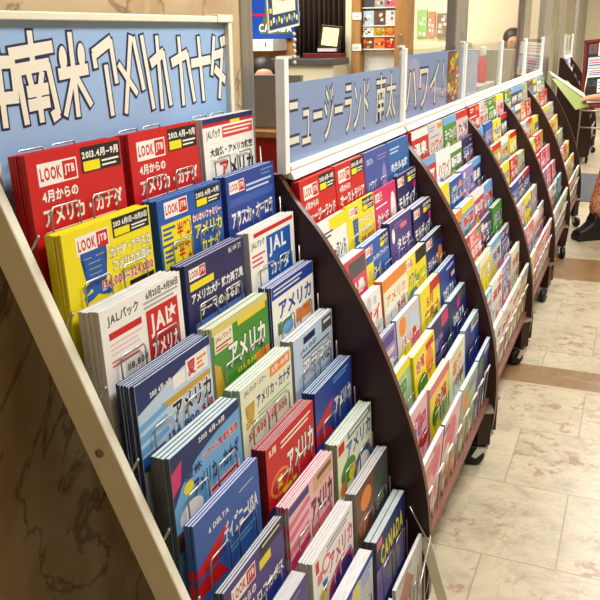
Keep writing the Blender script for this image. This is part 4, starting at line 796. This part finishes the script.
def person(loc, rz, label, hold=False, top=None, seat=False, scale=1.):
    up = -.45 if seat else 0.
    t = empty('person', loc, label, 'person', None, rz); t.scale = (scale,)*3
    hand = [(.05, -.25, .80), (.45, .07, .935)] if hold else [(.10, -.25, .80), (.10, .25, .80)]
    elb = [(-.02, -.24, 1.05), (.20, .20, .960)] if hold else [(-.02, -.24, 1.05), (-.02, .24, 1.05)]
    J = [(0, 0, .92, .12, .15), (0, 0, 1.10, .10, .13), (.01, 0, 1.28, .11, .15), (0, 0, 1.395, .055), (.015, 0, 1.445, .048), (.03, 0, 1.50, .066), (.028, 0, 1.56, .082), (.022, 0, 1.62, .072),
         (0, -.17, 1.33, .055), (*elb[0], .040), (*hand[0], .026), (0, .17, 1.33, .055), (*elb[1], .040), (*hand[1], .026),
         (0, -.09, .86, .085), (.02+.16*hold, -.09, .49, .058), (-.01+.26*hold, -.09, .09, .042), (0, .09, .86, .085), (.03, .10, .49, .058), (-.01, .11, .09, .042), (.11+.26*hold, -.09, .035, .035), (.11, .11, .035, .035), (.118, 0, 1.545, .014)]
    if seat:
        J = [(j[0], j[1], j[2]+up, *j[3:]) for j in J]
        for a, yy in ((14, -.1), (17, .1)): J[a] = (.10, yy, .455, .085); J[a+1] = (.43, yy, .46, .060); J[a+2] = (.41, yy, .09, .042); J[20+(a > 14)] = (.52, yy, .035, .035)
    Bn = [(0, 1), (1, 2), (2, 3), (3, 4), (4, 5), (5, 6), (6, 7), (2, 8), (8, 9), (9, 10), (2, 11), (11, 12), (12, 13), (0, 14), (14, 15), (15, 16), (0, 17), (17, 18), (18, 19), (16, 20), (19, 21), (6, 22)]
    # palm and fingers, rooted in the wrists
    for wi in (10, 13):
        w = Vector(J[wi][:3]); e = Vector(J[wi-1][:3]); d = (w-e).normalized(); s = 1 if wi == 13 else -1
        side = Vector((0, 0, 1)).cross(d).normalized(); dn = d.cross(side).normalized()
        if dn.z > 0: dn = -dn
        pb = len(J); J.append((*(w+d*.05), .020, .030)); Bn.append((wi, pb))
        for k, (off, ln) in enumerate(((-.030, .060), (-.010, .072), (.010, .068), (.029, .052))):
            p0 = w+d*.085+side*off; p1 = p0+d*ln*.5+dn*.006; p2 = p0+d*ln*.85+dn*.022
            a = len(J); J += [(*p0, .0095), (*p1, .0085), (*p2, .007)]; Bn += [(pb, a), (a, a+1), (a+1, a+2)]
        p0 = w+d*.045-side*s*.036+dn*.006*0; p1 = p0+d*.038-side*s*.010; a = len(J); J += [(*p0, .011), (*p1, .009)]; Bn += [(pb, a), (a, a+1)]
    skinned('body', J, Bn, skin_m, t)
    head_bits(t, 1.56+up, .028)
    tm = top or grainy('grey_knit', (.42, .41, .42), (.36, .35, .36), 40, .9)
    S = [(0, 0, .84, .140, .175), (0, 0, 1.08, .118, .15), (.008, 0, 1.27, .13, .165), (0, 0, 1.375, .072, .085), (0, -.165, 1.335, .075), (*[a*.6+b_*.4 for a, b_ in zip(elb[0], (0, -.17, 1.33))], .060), (0, .165, 1.335, .075), (*[a*.6+b_*.4 for a, b_ in zip(elb[1], (0, .17, 1.33))], .060)]
    S = [(j[0], j[1], j[2]+up+(.16 if seat and q_ == 0 else 0), *j[3:]) for q_, j in enumerate(S)]
    skinned('top', S, [(0, 1), (1, 2), (2, 3), (2, 4), (4, 5), (2, 6), (6, 7)], tm, t)
    fm = mat('floral_cloth', (.6, .3, .25), .9); nt, N, L, B = nodes_of(fm)
    if not N.get('flo'):
        tc = N.new('ShaderNodeTexCoord'); tc.name = 'flo'; n = noise(nt, 17, 4, .55, 1.4, tc.outputs['Object'])
        r = ramp(nt, [(.30, (.42, .12, .10)), (.43, (.66, .26, .20)), (.52, (.80, .66, .48)), (.60, (.70, .30, .24)), (.72, (.40, .36, .24))]); L.new(n.outputs[0], r.inputs[0]); L.new(r.outputs[0], B.inputs['Base Color'])
    Q = [(0, 0, .93, .13, .165), (.02*hold, -.09, .82, .105), (.02+.16*hold, -.09, .49, .088), (-.005+.26*hold, -.09, .13, .092), (0, .09, .82, .105), (.03, .10, .49, .088), (-.005, .11, .13, .092)]
    if seat: Q = [(0, 0, .48, .13, .165), (.10, -.1, .46, .105), (.43, -.1, .46, .080), (.41, -.1, .13, .070), (.10, .1, .46, .105), (.43, .1, .46, .080), (.41, .1, .13, .070)]
    skinned('trousers', Q, [(0, 1), (1, 2), (2, 3), (0, 4), (4, 5), (5, 6)], fm, t)
    for s in (-.09, .11):
        b = MB(); sh = grainy('black_shoe_leather', (.045, .045, .05), (.07, .07, .075), 30, .55)
        pr = [(-.085, 0), (.155, 0), (.168, .03), (.155, .065), (.11, .085), (.06, .125), (.05, .175), (-.07, .175), (-.088, .06)]
        n = len(pr); rings = [(-.046, .80), (-.036, 1.), (.036, 1.), (.046, .80)]; vs = []; fs = []
        for (yy, k) in rings:
            for (px, pz) in pr: vs.append((px*(.9+.1*k), s+yy*(1 if px < .1 else .9), pz*k if pz > .01 else 0))
        for a in range(3):
            for j in range(n): fs.append((a*n+j, a*n+(j+1) % n, (a+1)*n+(j+1) % n, (a+1)*n+j))
        fs += [tuple(range(n)), tuple(range(3*n, 4*n))[::-1]]
        if hold and s < 0: vs = [(v[0]+.26, v[1], v[2]) for v in vs]
        if seat: vs = [(v[0]+.41, v[1], v[2]) for v in vs]
        b.add(vs, fs, sh, True); o = b.build('shoe', t, .006)
        if seat: continue
        b = MB(); kx = .26 if hold and s < 0 else 0; b.box((.06+kx, s-.02, .098), (.075+kx, s+.02, .108), inkmat(K['grey'])); b.build('shoe_buckle', o)
    return t
# shopper by the fourth and fifth brown racks, at the right edge
ps = person((.085, 5.65, 0), math.atan2(-.62, -.78), 'person in red floral trousers and black shoes holding a green leaflet', True)
# leaflet in that hand
LF = Vector((-.40, 5.24, .98)); t = empty('open_leaflet', LF, 'open green and white leaflet held by the person at the right', 'leaflet')
gm = inkmat((.50, .56, .20)); wm = inkmat((.76, .75, .72))
def sheet(name, pts, m):
    b = MB(); b.add([Vector(p)-LF for p in pts], [(0, 1, 2, 3)], m); o = b.build(name, t); sd = o.modifiers.new('thick', 'SOLIDIFY'); sd.thickness = .002; return o
sheet('green_page', [(-.510, 5.20, 1.051), (-.350, 5.10, .878), (-.288, 5.30, .882), (-.430, 5.36, 1.028)], gm)
sheet('white_page', [(-.536, 5.25, 1.094), (-.518, 5.235, 1.070), (-.305, 5.34, .918), (-.325, 5.36, .954)], wm)
# clerk seated behind the partition; clerk in red far inside
for (x, y, rz, sc, lab, top, where) in ((-2.29, 4.90, -60, .965, 'person with black hair behind the grey desk partition, only the head showing', None, 'behind the grey desk partition'), (-1.275, 8.75, -70, 1.10, 'person with dark hair in a red top far inside the shop', grainy('red_top_cloth', (.78, .22, .14), (.72, .18, .11), 30, .9), 'behind the grey cabinet')):
    person((x, y, 0), math.radians(rz), lab, False, top, True, sc)
    t = empty('stool', (x, y, 0), 'round stool under the seated person %s' % where, 'stool')
    b = MB(); b.lathe([(.13, .24*sc), (.15, .25*sc), (.15, .27*sc), (.13, .28*sc)], grey_cloth, 20); b.build('seat', t)
    b = MB(); b.lathe([(.20, 0), (.19, .02), (.03, .035), (.022, .06), (.022, .24*sc)], steel, 16); b.build('pedestal', t)
